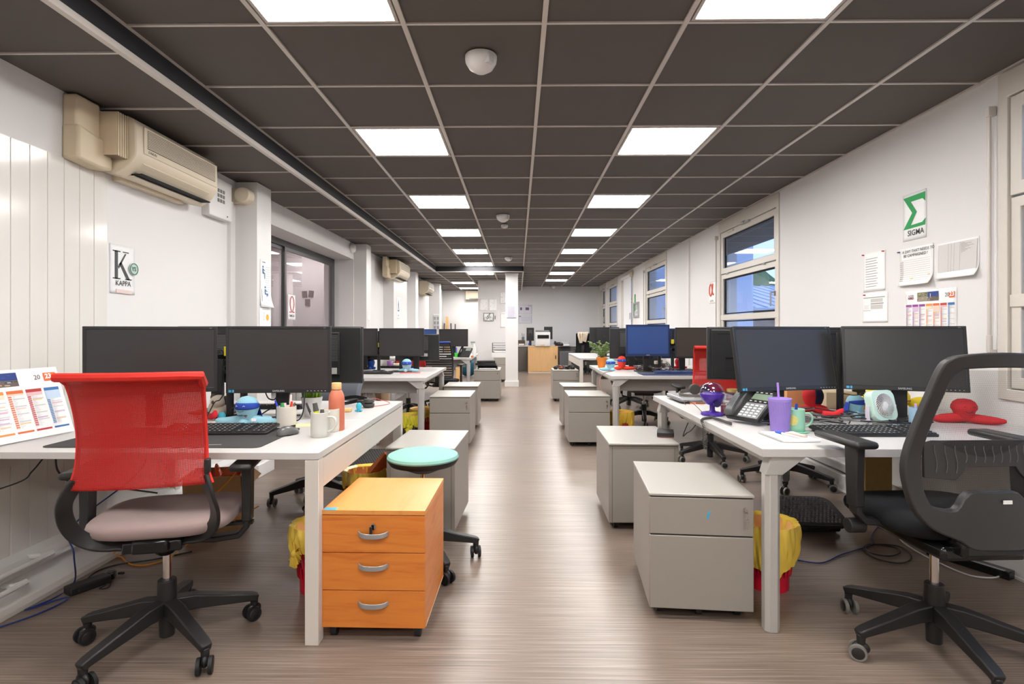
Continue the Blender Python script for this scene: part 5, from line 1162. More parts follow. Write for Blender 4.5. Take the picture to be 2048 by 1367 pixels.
q = [(.85, .93), (.80, .70), (.70, .45), (.55, .22), (.32, .12), (.12, .28), (.08, .52), (.16, .78), (.38, .92), (.58, .78), (.70, .50), (.80, .25), (.93, .18), (1.0, .24)]
MB().tube(curve([(-.006, -a * w_ * .62 - .02, h_ * .28 + b * h_ * .68) for a, b in q], 4), .010, 5).build('large_letter', flatc((206, 96, 76)), t)
text('ALPHA', .040, (120, 120, 120), t, (-.006, -w_ * .2, h_ * .08), UR, UZ)
t, w_, h_ = right('framed_notice', 'small grey framed notice left of the third window', 1268, 1278, 603, 634, [(.1, .1, .9, .9, (206, 206, 208)), (.25, .5, .7, .8, (170, 172, 176)), (.25, .25, .7, .4, (176, 176, 178))])
MB().ring(R4(0, w_, 0, h_), R4(.05, w_ - .05, .04, h_ - .04), lambda a, b: (-.025, -a, b), lambda a, b: (0, -a, b)).build('frame', alu, t)
t = thing('green_strip', 'thin vertical green strip on the wall beside the white blind', 'strip', (XR, 11.95, 1.62)); MB().bb(-.012, 0, -.03, .03, 0, .36).build('strip', flatc((60, 150, 70)), t)
# ================================================================== DESK THINGS
def keyboard(lb, c, rz, w_=.44, d=.15, m=black_p, z=DT, curved=False):
    t = thing('keyboard', lb, 'keyboard', (c[0], c[1], z), rz, 'keyboards on the desks')
    T = Matrix.Rotation(R(5), 4, 'X')
    MB().prism(rrect(w_, d, .012, 3), lambda a, b: T @ Vector((a, b, .006)) * 1.0 + Vector((0, 0, 0)), lambda a, b: T @ Vector((a, b, .018))).box((0, d * .38, .010), (w_ * .94, .02, .02)).build('case', m, t, bevel=.003)
    k = MB(); rows = 6; kw = (w_ - .02) / 22
    for r_ in range(rows):
        for q in range(22):
            if q in (15, 18) or (r_ == 0 and 3 <= q <= 8): continue
            x = -w_ / 2 + .012 + kw * (q + .5); yy = -d / 2 + .018 + r_ * (d - .034) / 5.2
            k.box(T @ Vector((x, yy, .021)), (kw * .84, (d - .03) / 7.2, .006), taper=.86)
        if r_ == 0: k.box(T @ Vector((-w_ / 2 + .012 + kw * 6, -d / 2 + .018, .021)), (kw * 5.8, (d - .03) / 7.2, .006), taper=.97)
    k.build('keys', mat('key_' + m.name, (44, 44, 45) if m is black_p else (40, 60, 110), .4), t)['kind'] = 'stuff'
    g = MB(); r = random.Random(2)
    for r_ in range(rows):
        for q in range(22):
            if q in (15, 18) or (r_ == 0 and 3 <= q <= 8): continue
            x = -w_ / 2 + .012 + kw * (q + .5); yy = -d / 2 + .018 + r_ * (d - .034) / 5.2; o = T @ Vector((x - kw * .15, yy, .0243))
            g.add([o, o + Vector((kw * .3, 0, 0)), o + Vector((kw * .3, .006, .0004)), o + Vector((0, .006, .0004))], [(0, 1, 2, 3)])
    g.build('key_legends', flatc((190, 190, 190)), t)['kind'] = 'stuff'
    return t
def octopus(lb, p, rz, s, body, mask=None, arms=None, letters=False, face=True, squash=1.0, cape=False, group='plush octopuses on the desks', armth=.30, smile=True, hat=None):
    t = thing('plush_octopus', lb, 'plush toy', p, rz, group)
    MB().lathe([(.001, s * .25), (s * .55, s * .35), (s * .72, s * .7), (s * .86, s * 1.1), (s * 1.0, s * 1.6 * squash), (s * .98, s * 1.95 * squash), (s * .82, s * 2.35 * squash), (s * .5, s * 2.62 * squash), (.001, s * 2.72 * squash)], n=28).build('head', body, t)
    arms = arms or [(-1, -.15), (1, -.15), (-.25, -1), (.35, .9), (-.5, .8)]
    for k, (ax, ay) in enumerate(arms):
        L = math.hypot(ax, ay) ; pts = curve([(0, 0, s * .55), (ax * s * .7, ay * s * .7, s * .42), (ax * s * 1.5, ay * s * 1.5, s * .34), (ax * s * 2.3, ay * s * 2.3, s * .30 + (s * .1 if k < 2 else 0))], 5)
        n_ = len(pts); MB().tube(pts, .1, 10, rr=[s * (armth + .14) * (1 - .15 * i / n_) * math.sqrt(max(.02, 1 - (i / (n_ - .5)) ** 3.2)) for i in range(n_)]).build('arm', body, t)
    zc = s * 1.85 * squash
    def sf(a, z, off=.0):     # point on the head surface at angle a
        prof = [(s * .55, s * .35), (s * .72, s * .7), (s * .86, s * 1.1), (s * 1.0, s * 1.6 * squash), (s * .98, s * 1.95 * squash), (s * .82, s * 2.35 * squash), (s * .5, s * 2.62 * squash)]
        r_ = prof[-1][0]
        for (r0, z0), (r1, z1) in zip(prof, prof[1:]):
            if z0 <= z <= z1: r_ = r0 + (r1 - r0) * (z - z0) / (z1 - z0); break
        r_ += off; return (r_ * math.sin(a), -r_ * math.cos(a), z)
    if mask:
        MB().grid(lambda u, v: sf((u - .5) * 4.6, zc + s * (.30 * (v - .5)) * (1.25 - .9 * abs(2 * u - 1) ** 3) * 1.6, s * .035), 30, 4).build('mask', mask, t, solid=s * .03)
    if cape: MB().grid(lambda u, v: ((s * (.95 + .35 * v)) * math.sin(2.2 + u * 1.9), -(s * (.95 + .45 * v)) * math.cos(2.2 + u * 1.9), zc - v * s * 1.35), 12, 8).build('cape', mask, t, solid=s * .03)
    if hat: MB().grid(lambda u, v: sf(-.2 + u * 3.4, zc - s * .9 + v * s * 1.6, s * .03), 20, 8).build('cloth', hat, t, solid=s * .03)
    if face:
        q = MB()
        for a in (-.42, .30): q.tube([sf(a - .09, zc, s * .075), sf(a, zc + s * .07, s * .08), sf(a + .09, zc + .01 * s, s * .075)], s * .022, 5)
        q.build('eyes', flatc((240, 240, 240)) if mask else flatc((30, 30, 34)), t)
        if smile: MB().tube([sf(-.05 + .34 * math.sin(k), zc - s * .32 - s * .18 * math.cos(k), s * .03) for k in (-1.3, -.9, -.45, 0, .45, .9, 1.3)], s * .022, 5).build('mouth', flatc((40, 50, 70)), t)
    if letters:
        text('medtronic', s * .24, (50, 70, 100), t, Vector(sf(-.50, zc - s * .88, s * .05)) + Vector((0, -s * .14, 0)), (1, .0, 0), UZ, weight=.0004)
        q = MB().tube([(sf(.42, zc - s * .88, s * .05)[0] + s * .10 * math.cos(k), sf(.42, 0)[1] - s * .30, zc - s * .88 + s * .10 * math.sin(k)) for k in [i * .7 for i in range(9)]], s * .03, 5); q.build('badge_mark', flatc((170, 50, 80)), t)
        MB().box((s * 1.0, -s * .55, s * .62), (s * .40, s * .03, s * .26), rz=.3).build('care_label', paper_m, t)
    return t
def mug(lb, p, r, h, m, handle=0.0, inner=None, hs=1.0, group=None):
    t = thing('mug', lb, 'mug', p, 0, group)
    MB().lathe([(.001, .003), (r * .9, 0), (r * .97, .004), (r, .02), (r, h), (r - .003, h + .001), (r - .005, h - .002), (r - .005, .01), (.001, .008)], n=36).build('cup', m, t)
    if handle is not None:
        ca, sa = math.cos(handle), math.sin(handle); q = MB().ribbon(curve([((r - .002) * ca, (r - .002) * sa, h * .82), ((r + .022 * hs) * ca, (r + .022 * hs) * sa, h * .80), ((r + .030 * hs) * ca, (r + .030 * hs) * sa, h * .55), ((r + .018 * hs) * ca, (r + .018 * hs) * sa, h * .32), ((r - .002) * ca, (r - .002) * sa, h * .22)], 5), (-sa, ca, 0), .008, ws=[.013] * 21)
        q.build('handle', m, t, bevel=.003)
    return t
def pen(lb, p0, p1, m, r=.0042, capm=None, group='pens and markers', clip=True):
    t = thing('pen', lb, 'pen', p0, 0, group); d = Vector(p1) - Vector(p0)
    MB().cyl((0, 0, 0), d * .72, r * .9, r, 8).cyl(d * .70, d, r * 1.1, r * .8, 8).build('barrel', m, t)
    MB().cyl(d * .72, d, r * 1.15, r * .9, 10).build('cap', capm or m, t)
    return t
# ---- near left desk
p = on(571, 852)
mug('cream cup full of pens beside the light blue octopus', p, .046, .097, mug_w, None)
for k, (lb, px, py, c, r_) in enumerate((('blue ballpoint leaning left in the cream cup', 548, 801, (36, 60, 190), .0045), ('green and white marker in the cream cup', 562, 806, (220, 232, 222), .009), ('long white spatula pen in the cream cup', 580, 789, (222, 212, 208), .006), ('red marker leaning right in the cream cup', 582, 803, (224, 70, 52), .006), ('brown pen at the right of the cream cup', 588, 805, (120, 96, 84), .004), ('white pink capped marker in the cream cup', 567, 806, (228, 206, 204), .009))):
    top = at(px, py, p.y + .01 * (k % 3)); pen(lb, (p.x + (.02 if px > 571 else -.015) * .6, p.y + .008 * (k % 3) - .008, DT + .012), top, flatc(c), r_, flatc(c) if k != 1 else flatc((60, 150, 90)))
p = on(639, 873)
mug('pale grey mug holding markers at the near left desk corner', p, .041, .108, mug_g, -.25, hs=1.3)
for lb, px, py, c, r_, cc in (('thick yellow highlighter with grey cap in the pale mug', 628, 806, (232, 236, 60), .011, (78, 76, 74)), ('thin black marker leaning left in the pale mug', 611, 806, (60, 58, 58), .005, (60, 58, 58)), ('short grey marker stub in the pale mug', 643, 819, (84, 82, 80), .009, (84, 82, 80))):
    pen(lb, (p.x + (px - 632) / FPX * .6, p.y, DT + .02), at(px, py, p.y), flatc(c), r_, flatc(cc))
p = on(653, 868, DT); mug('white mug directly behind the pale grey mug', (p.x - .01, p.y + .07, DT), .043, .105, mug_w, None)
p = on(672, 860); t = thing('water_bottle', 'coral orange bottle with a bamboo lid', 'bottle', p)
MB().lathe([(.001, 0), (.034, 0), (.0365, .004), (.0365, .145), (.034, .165), (.027, .182), (.022, .190), (.001, .190)], n=40).build('body', bottle_m, t)
MB().lathe([(.001, .193), (.022, .193), (.0225, .196), (.0225, .222), (.021, .224), (.001, .224)], n=32).build('lid', lightwood, t); MB().cyl((0, 0, .189), (0, 0, .194), .0195).build('neck_ring', black_g, t)
p = Vector((xa(622, 3.04), 3.04, DT)); t = thing('potted_grass', 'artificial green grass in a white pot behind the mugs', 'plant', p)
MB().lathe([(.001, 0), (.036, 0), (.040, .01), (.057, .105), (.053, .107), (.050, .098), (.001, .095)], n=36).build('pot', white_gloss, t)
q = MB(); r = random.Random(8)
for k in range(150):
    a = r.uniform(0, 6.28); r0 = .045 * math.sqrt(r.random()); h_ = r.uniform(.07, .12); sp = 1.0 + r.uniform(.2, .7); x, yy = r0 * math.cos(a), r0 * math.sin(a)
    q.ribbon([(x, yy, .09), (x * (1 + sp) / 2, yy * (1 + sp) / 2, .09 + h_ * .6), (x * sp * 1.15, yy * sp * 1.15, .09 + h_)], (math.sin(a * 3), math.cos(a * 3), 0), .0008, ws=[.004, .004, .001])
q.build('grass_blades', grass_m, t)['kind'] = 'stuff'
octopus('light blue plush octopus with a blue mask and cape under the near left monitor', on(492, 851), R(-8), .054, blue_pl, navy_pl, arms=[(-1.35, -.05), (1.3, .1), (-.02, -.42), (-.4, .9), (.5, .9)], letters=True, cape=True, armth=.36)
t = thing('stress_ball', 'small round teal ball with a smiling face', 'toy', on(440, 840)); MB().ell((0, 0, .021), (.021, .021, .021), 20, 14).build('ball', teal_r, t)
MB().tube([(.010 * math.sin(k), -.020, .014 - .006 * math.cos(k)) for k in (-1.2, -.6, 0, .6, 1.2)], .001, 4).ell((-.007, -.0195, .025), (.0016, .001, .0016), 6, 4).ell((.007, -.0195, .025), (.0016, .001, .0016), 6, 4).build('face', flatc((20, 60, 80)), t)
t = thing('plush_dog', 'small cream plush dog with a brown ear behind the teal ball', 'plush toy', on(440, 838)); t.location.x -= .06; t.location.y += .08
MB().ell((0, 0, .045), (.055, .045, .045)).ell((.01, -.02, .085), (.042, .04, .036)).build('body', cream_pl, t); MB().ell((.045, -.01, .09), (.014, .02, .025)).ell((-.03, .0, .105), (.014, .012, .02)).ell((.0, -.058, .085), (.008, .006, .010)).build('ears_and_nose', mat('brown_plush', (92, 78, 70), .8), t)
t = thing('red_toy_arm', 'red plush arm tip beside the teal ball', 'plush toy', on(424, 842)); MB().tube(curve([(-.05, .03, .02), (0, 0, .025), (.012, -.005, .055)], 5), .014, 10, rr=[.016] * 8 + [.012, .009, .005]).build('arm', red_pl, t)
octopus('tiny plain teal octopus near the edge of the near left desk', on(717, 823), 0, .0165, teal_r, arms=[(-.6, -.2), (.6, -.2), (0, -.6), (.4, .4), (-.4, .4)], face=False, armth=.25, squash=1.15)
M_y = 2.44
t = thing('desk_mat', 'large black desk mat under the keyboard on the near left desk', 'desk mat', (-1.485, 2.437, DT)); MB().prism(rrect(.89, .445, .03, 5), lambda a, b: (a, b, .0002), lambda a, b: (a, b, .0032)).build('mat', mat('black_felt', (56, 54, 54), .8, bump=.3, bscale=600), t)
MB().box((.24, -.17, .0034), (.05, .008, .0004), rz=.1).build('maker_mark', flatc((150, 150, 150)), t)
keyboard('black keyboard on the desk mat of the near left desk', (-1.385, 2.555), R(3), .50, .17, z=DT + .0034)
keyboard('black keyboard across the near left desk behind the cream cup', (-1.52, 3.36), PI, .46, .14)
p = on(560, 874); t = thing('mouse', 'dark grey computer mouse on the desk mat', 'mouse', (p.x + .01, p.y + .05, DT + .0034), R(-25))
MB().grid(lambda u, v: (.033 * math.cos(2 * PI * u) * math.sin(v * PI / 2) ** .8, .058 * math.sin(2 * PI * u) * math.sin(v * PI / 2) ** .8, .002 + .034 * math.cos(v * PI / 2) * (1 - .25 * math.sin(2 * PI * u) * math.sin(v * PI / 2))), 28, 9).build('shell', mat('graphite_satin', (92, 92, 92), .28), t)
MB().box((0, .03, .031), (.008, .022, .008)).build('wheel', rubber, t)
p = on(600, 858); tag(MB().box((p.x + .0, p.y + .10, DT + .0012), (.13, .08, .002), rz=.1).build('sticky_note', mat('pale_yellow_paper', (240, 230, 170), .7)), 'pale yellow note sheet between the two cups', 'paper')
t = thing('headphones', 'black over-ear headphones lying on the near left desk', 'headphones', (-.99, 3.42, DT))
MB().ribbon(curve([(.06, -.02, .05), (-.02, .0, .06), (-.10, .0, .045), (-.13, .03, .015), (-.09, .08, .012), (0, .09, .03)], 5), (0, .3, 1), .006, ws=[.020] * 26).build('headband', black_p, t)
MB().cyl((.075, -.03, .004), (.075, -.03, .024), .034, .036, 24).cyl((.075, -.03, .030), (.075, -.03, .052), .036, .028, 24).cyl((0, .09, .0), (0, .09, .03), .03).build('ear_cups', mat('dark_grey_foam', (70, 68, 66), .8), t, bevel=.004)
t = thing('wooden_block', 'small light wood block behind the coral bottle', 'block', on(693, 824)); MB().box((0, 0, .012), (.05, .04, .022)).build('block', lightwood, t, bevel=.006)
# standing calendar
t = thing('desk_calendar', '2023 year calendar leaning against the glossy panelling at the left edge', 'calendar', (-2.06, 2.555, DT + .006))
CU = Vector((-.14, -1, 0)).normalized(); CV = Vector((-.30, 0, 1)).normalized(); CU2 = -CU
cw_, ch_ = .58, .31
def CP(a, b, d=.0022): n = CU2.cross(CV); return CU * (cw_ - a) + CV * b + n * d
MB().prism(R4(0, cw_, 0, ch_), lambda a, b: CP(a, b, 0), lambda a, b: CP(a, b, .0018)).build('board', paper_m, t)
calendar(t, cw_, ch_, lambda a, b: CP(a, b, .003), 7, None, 4)
text('20', .030, (80, 80, 90), t, CP(cw_ * .80, ch_ * .83, .0036), CU2, CV); text('23', .030, (250, 250, 250), t, CP(cw_ * .886, ch_ * .835, .0050), CU2, CV, weight=.001)
cable('cable', 'thin black cable under the front left monitors', [at(445, 786, 2.84), at(436, 800, 2.84), at(425, 806, 2.84), (-1.62, 2.85, DT + .01), (-1.75, 3.0, DT + .006)], .003, black_p)
cable('cable', 'black cable curving behind the head of the masked octopus', [at(483, 786, 2.93), at(474, 805, 2.93), at(455, 822, 2.93), (xa(446, 2.95), 2.95, DT + .01), (-1.7, 3.05, DT + .005)], .0035, black_p)
cable('cable', 'black looped cable hanging under the octopus monitor', [at(529, 786, 3.0), at(535, 797, 3.02), at(547, 799, 3.02), at(555, 786, 3.0), at(552, 795, 2.96), at(545, 812, 2.95), at(522, 828, 2.92), (xa(518, 2.95), 2.95, DT + .006), (-1.2, 3.05, DT + .005)], .0035, black_p)
cable('cable', 'black cable draped beside the white grass pot', [at(607, 786, 2.86), at(606, 815, 2.84), at(600, 835, 2.84), (xa(589, 2.85), 2.85, DT + .006), (-1.25, 3.0, DT + .004)], .0035, black_p)
cable('cable', 'red thin cable at the far edge of the near left desk', [(-.93, 3.38, DT + .004), (-.85, 3.45, DT + .004), (-.83, 3.58, DT + .004), (-.95, 3.62, DT + .03)], .002, flatc((190, 80, 80)))
# ---- second left desk
octopus('deep blue plush octopus beside the yellow tagged pole', on(741, 738), 0, .047, dkblue_pl, arms=[(-.6, -.3), (.6, -.3), (0, -.7)], smile=False)
octopus('small light blue octopus with a dark blue mask on the second left desk', on(813, 744), 0, .055, blue_pl, navy_pl, arms=[(-.75, -.1), (1.1, 0), (-.1, -.5), (.6, .6)], cape=True)
keyboard('black keyboard in front of the deep blue octopus', (-1.56, 5.98), R(-3), .42, .14)
keyboard('black keyboard far side of the second left desk', (-1.5, 6.9), PI, .42, .14)
tag(MB().lathe([(.001, 0), (.032, 0), (.036, .085), (.033, .085), (.03, .006)], n=20, c=tuple(on(779, 735))).build('purple_cup', mat('lilac_plastic', (190, 140, 206), .4)), 'small lilac cup behind the second left keyboard', 'cup')
p = on(790, 737); tag(MB().cyl((p.x - .06, p.y + .15, DT + .03), (p.x + .10, p.y + .18, DT + .03), .028, n=16).build('paper_roll', cream_pl), 'cream roll lying behind the small masked octopus', 'roll')
tag(MB().box((xa(820, 6.1), 6.1, DT + .0015), (.22, .12, .002), rz=.1).build('red_paper', flatc((206, 90, 80))), 'red sheet under the small masked octopus', 'paper')
# ---- farthest left desk
t = thing('desk_phone', 'black desk phone on the farthest left desk', 'phone', (xa(930, 9.62), 9.62, DT), R(-20))
MB().box((0, 0, .075), (.22, .22, .03), rx=.75).box((0, .06, .05), (.10, .02, .09), rx=-.4).build('body', black_p, t, bevel=.006); MB().box((-.08, -.01, .105), (.045, .23, .03), rx=.75).build('handset', black_g, t, bevel=.012); MB().box((.05, .03, .13), (.09, .06, .004), rx=.75).build('display', mat('lcd_grey', (120, 130, 120), .3), t)
tag(MB().lathe([(.001, 0), (.03, 0), (.038, .075), (.034, .075), (.03, .006)], n=20, c=(xa(913, 9.6), 9.6, DT)).build('green_cup', mat('green_plastic', (60, 190, 60), .4)), 'bright green cup beside the far desk phone', 'cup')
t = thing('spray_bottle', 'white spray bottle on the farthest left desk', 'bottle', (xa(948, 9.9), 9.9, DT)); MB().lathe([(.001, 0), (.04, 0), (.042, .15), (.02, .2), (.014, .23), (.001, .23)], n=20).build('body', white_gloss, t); MB().box((-.02, 0, .25), (.08, .02, .03)).box((-.04, 0, .225), (.012, .012, .04)).build('trigger', mat('grey_trigger', (150, 156, 150), .5), t)
tag(MB().lathe([(.001, 0), (.022, 0), (.024, .03), (.001, .032)], n=14, c=(xa(944, 9.55), 9.55, DT)).build('orange_pot', terra), 'small orange pot beside the far desk phone', 'pot')
tag(MB().bb(xa(903, 10.6), xa(913, 10.6), 10.5, 10.7, DT, DT + .13).build('blue_box', navy_pl, bevel=.004), 'blue box behind the far desk phone', 'box')
for k, (px, h_, c, lb) in enumerate(((886, 1.42, (96, 82, 70), 'dark wooden stick leaning by the far left door, leftmost'), (894, 1.62, (214, 170, 112), 'light wooden board leaning by the far left door'), (890, 1.36, (196, 160, 110), 'short light board beside the dark sticks'), (902, 1.42, (84, 76, 70), 'dark stick right of the light board'), (909, 1.40, (92, 84, 80), 'dark stick rightmost by the back wall'))):
    t = thing('leaning_board', lb, 'board', (xa(px, 16.8 - .12 * (k == 2)), 16.8 - .12 * (k == 2), 0)); MB().box((0, .12, h_ / 2), (.08 if k == 1 else .035, .03, h_), rx=-.1, ry=(.02, -.03, .03, -.04, .0)[k]).build('board', flatc(c), t)
# ---- near right desk
t = thing('gumball_dispenser', 'purple globe candy dispenser with a clear dome', 'candy dispenser', on(1423, 829)); q = MB()
MB().lathe([(.001, 0), (.058, 0), (.062, .006), (.060, .014), (.045, .018), (.02, .022), (.014, .03), (.014, .06), (.02, .065)], n=36).build('base', purple_d, t)
def arc(r, a0, a1, n=12): return [(r * math.cos(a0 + (a1 - a0) * k / n), .120 + r * math.sin(a0 + (a1 - a0) * k / n)) for k in range(n + 1)]
MB().lathe([(.001, .12 - .066)] + arc(.066, -1.5, .0, 12) + [(.060, .12), (.001, .118)], n=40).build('lower_globe', purple_d, t)
MB().lathe(arc(.066, .02, 1.56, 12), n=40).build('clear_dome', glass_j, t)
MB().ell((-.0, -.0, .118), (.060, .060, .012), 24, 6).build('candy', mat('violet_candy', (70, 40, 160), .3, var=.5, scale=120, bump=1, bscale=150), t)
MB().cyl((.004, -.045, .078), (.006, -.066, .070), .018, .020, 18).build('chute', mat('dark_violet', (30, 14, 84), .3), t)
t['label'] = 'purple globe candy dispenser with a clear dome'
# phone
t = thing('desk_phone', 'large grey black desk phone tilted on its stand beside the candy dispenser', 'phone', (1.135, 2.815, DT), R(-62))
PT = Matrix.Translation((0, 0, .012)) @ Matrix.Rotation(R(40), 4, 'X')
pb = lambda x0, x1, y0, y1, z0, z1: (lambda mb: mb.prism(R4(x0, x1, y0, y1), lambda a, b: PT @ Vector((a, b, z0)), lambda a, b: PT @ Vector((a, b, z1))))
ph_m = mat('phone_grey', (74, 76, 78), .35)
pb(-.10, .10, -.0, .205, 0, .026)(MB()).build('body', black_p, t, bevel=.006)
pb(-.028, .092, .008, .11, .026, .029)(MB()).build('key_panel', mat('phone_silver', (150, 152, 152), .3, metal=.4), t, bevel=.003)
q = MB()
for i in range(4):
    for j in range(5): pb(-.02 + i * .028, -.004 + i * .028, .014 + j * .018, .023 + j * .018, .029, .0325)(q)
q.build('keys', paper_m, t)
pb(-.02, .085, .135, .175, .026, .028)(MB()).build('display', mat('lcd_green', (120, 138, 118), .25), t)
q = MB()
for i in range(4): pb(-.02 + i * .028, -.008 + i * .028, .182, .188, .026, .028)(q); pb(-.02 + i * .028, -.008 + i * .028, .120, .126, .026, .028)(q)
q.build('soft_keys', mat('soft_key_grey', (190, 192, 190), .4), t)
hp = [PT @ Vector((-.066, y_, z_)) for y_, z_ in ((.0, .038), (.02, .052), (.06, .060), (.11, .063), (.16, .060), (.20, .050), (.212, .036))]
MB().ribbon(curve(hp, 4), (1, 0, 0), .022, ws=[.046, .047, .048, .046, .044, .04, .038, .037, .036, .036, .036, .036, .036, .037, .038, .040, .044, .046, .048, .048, .048, .047, .046, .046, .046][:25]).build('handset', ph_m, t, bevel=.007)
MB().prism([(-.045, 0), (.045, 0), (.045, .12), (-.045, .12)], lambda a, b: (a, .12 + b * .38, .106 - b * .86), lambda a, b: (a, .126 + b * .38, .108 - b * .86)).build('stand', black_p, t, bevel=.003)
q = MB(); base = curve([on(1470, 850) + Vector((-.03, -.02, .012)), on(1445, 838) + Vector((-.06, -.0, .012)), on(1420, 838) + Vector((-.0, .0, .010)), on(1404, 842) + Vector((0, .01, .008)), (.955, 2.86, .72), (.945, 2.84, .66), (.95, 2.83, .62), (.965, 2.85, .63), (.965, 2.86, .68)], 30); hel = []
base = even(base, .0014)
for i, c_ in enumerate(base):
    a = i * 1.05; tg = (base[min(i + 1, len(base) - 1)] - base[max(0, i - 1)]).normalized(); e1 = tg.cross(Vector((.3, .9, .3))).normalized(); e2 = tg.cross(e1); hel.append(c_ + e1 * (.0062 * math.cos(a)) + e2 * (.0062 * math.sin(a)))
tag(q.tube(hel, .0020, 5).build('coiled_cord', mat('cord_grey', (70, 68, 66), .5)), 'coiled phone cord hanging over the near right desk edge', 'cord')
# tumbler
p = on(1557, 863); t = thing('tumbler', 'purple studded tumbler with a straw', 'tumbler', p)
tb = lambda z: .0375 + .0115 * z / .158
MB().lathe([(.001, 0), (.036, 0), (.0375, .003), (tb(.145), .145), (.051, .150), (.052, .158), (.049, .159), (.047, .150), (.001, .150)], n=40).build('cup', purple_t, t)
q = MB()
for i in range(22):
    z_ = .008 + i * .0063; n_ = 38
    for k in range(n_):
        a = 2 * PI * (k + .5 * (i % 2) * 0) / n_; r_ = tb(z_) + .0008; q.box((r_ * math.cos(a), r_ * math.sin(a), z_), (.0026, .0058, .0042), rz=a)
q.build('studs', purple_t, t)['kind'] = 'stuff'
MB().cyl((.002, 0, .05), (-.012, -.004, .230), .0048, n=12).build('straw', mat('lilac_straw', (176, 140, 226), .3), t)
p = on(1593, 864); mug('mint green mug with a gold round emblem', (p.x + .005, p.y + .045, DT), .045, .105, mug_mint, -.3); mt = [o for o in bpy.data.objects if o.get('label') == 'mint green mug with a gold round emblem'][0]
MB().grid(lambda u, v: ((.0462 + .0004) * math.sin(-.62 + .5 * (u - .5) * 2 * math.sqrt(max(0, 1 - (2 * v - 1) ** 2))), -.0464 * math.cos(-.62 + .5 * (u - .5) * 2 * math.sqrt(max(0, 1 - (2 * v - 1) ** 2))), .056 + .024 * (2 * v - 1)), 12, 12).build('emblem', mat('gold_print', (216, 206, 120), .35, metal=.3, var=.2, scale=90), mt)
pen('blue striped pen standing in the mint mug', (p.x + .005, p.y + .045, DT + .02), (p.x + .016, p.y + .045, DT + .128), flatc((40, 70, 170)), .006)
tag(MB().lathe([(.001, 0), (.05, 0), (.055, .002), (.001, .0022)], n=30, c=(p.x + .01, p.y + .03, DT + .0002)).build('shadow_disc', mug_mint), 'thin disc painting the green shadow under the mint mug', 'shadow_disc')  # thin disc standing in for the green shadow around the mug
t = thing('notebook', 'open spiral notebook at the near right desk corner', 'notebook', (1.185, 2.455, DT), R(3))
MB().bb(-.075, .085, -.105, .105, .001, .009).build('pages', paper_m, t, bevel=.001); q = MB()
for k in range(26): yy = -.10 + k * .008; q.tube([(-.077 + .0055 * math.cos(a), yy, .006 + .0055 * math.sin(a)) for a in [i * PI / 4 for i in range(8)]], .0007, 4, True)
q.build('spiral', alu, t)
pen('blue and white ballpoint on the notebook, left one', (1.205, 2.385, DT + .014), (1.165, 2.525, DT + .014), paper_m, .0045, flatc((50, 80, 180)))
pen('clear and brown pen on the notebook, right one', (1.245, 2.405, DT + .014), (1.175, 2.53, DT + .014), flatc((196, 170, 150)), .004, flatc((60, 90, 190)))
keyboard('black keyboard on the near right desk behind the armrest', (1.62, 2.56), R(1), .50, .17)
tag(MB().box((1.42, 3.02, DT + .001), (.34, .30, .0016), rz=.05).build('blue_sheet', mat('pale_blue_sheet', (204, 216, 240), .35)), 'pale bluish sheet under the tumbler and phone', 'paper')
# fan
p = on(1762, 850); t = thing('desk_fan', 'small mint and white desk fan', 'fan', (p.x, p.y + .02, DT), R(18))
FT = Matrix.Translation((0, 0, .098)) @ Matrix.Rotation(R(-14), 4, 'X')
MB().ring(rrect(.150, .150, .035, 6), [(.058 * math.cos(a), .058 * math.sin(a)) for a in [PI / 2 / 6.999 * 0 + k * 2 * PI / 28 for k in range(28)]], lambda a, b: FT @ Vector((a, -.020, b)), lambda a, b: FT @ Vector((a, .022, b))).build('housing', mat('pale_mint_plastic', (196, 224, 210), .3), t, bevel=.003)
q = MB()
for k in range(30):
    a0 = k * 2 * PI / 30; q.tube([FT @ Vector((r_ * math.cos(a0 + .9 * (r_ - .016) / .042), -.022 - .004 * (1 - ((r_ - .035) / .03) ** 2), r_ * math.sin(a0 + .9 * (r_ - .016) / .042))) for r_ in (.014, .025, .036, .047, .058)], .0014, 4)
q.tube([FT @ Vector((.058 * math.cos(k * PI / 16), -.022, .058 * math.sin(k * PI / 16))) for k in range(32)], .0022, 5, True); q.cyl(FT @ Vector((0, -.026, 0)), FT @ Vector((0, -.018, 0)), .016, n=20); q.build('grille', white_gloss, t)
q = MB()
for k in range(5): a = k * 2 * PI / 5; q.add([FT @ Vector((.012 * math.cos(a), .0, .012 * math.sin(a))), FT @ Vector((.052 * math.cos(a + .1), -.008, .052 * math.sin(a + .1))), FT @ Vector((.052 * math.cos(a + .9), .010, .052 * math.sin(a + .9))), FT @ Vector((.012 * math.cos(a + .8), .006, .012 * math.sin(a + .8)))], [(0, 1, 2, 3)])
q.build('fan_blades', mat('smoke_blade', (120, 124, 130), .4), t); MB().cyl(FT @ Vector((0, .012, 0)), FT @ Vector((0, .02, 0)), .056, n=28).build('rear_cover', mat('rear_dark', (74, 72, 78), .5), t)
MB().ribbon(curve([(-.086, 0, .10), (-.087, 0, .04), (-.075, -.01, .006), (-.04, -.03, .005), (.04, -.03, .005), (.075, -.01, .006), (.087, 0, .04), (.086, 0, .10)], 4), (0, 1, 0), .005, ws=[.022] * 29).build('stand', mat('pale_lilac_plastic', (214, 208, 224), .35), t, bevel=.001)
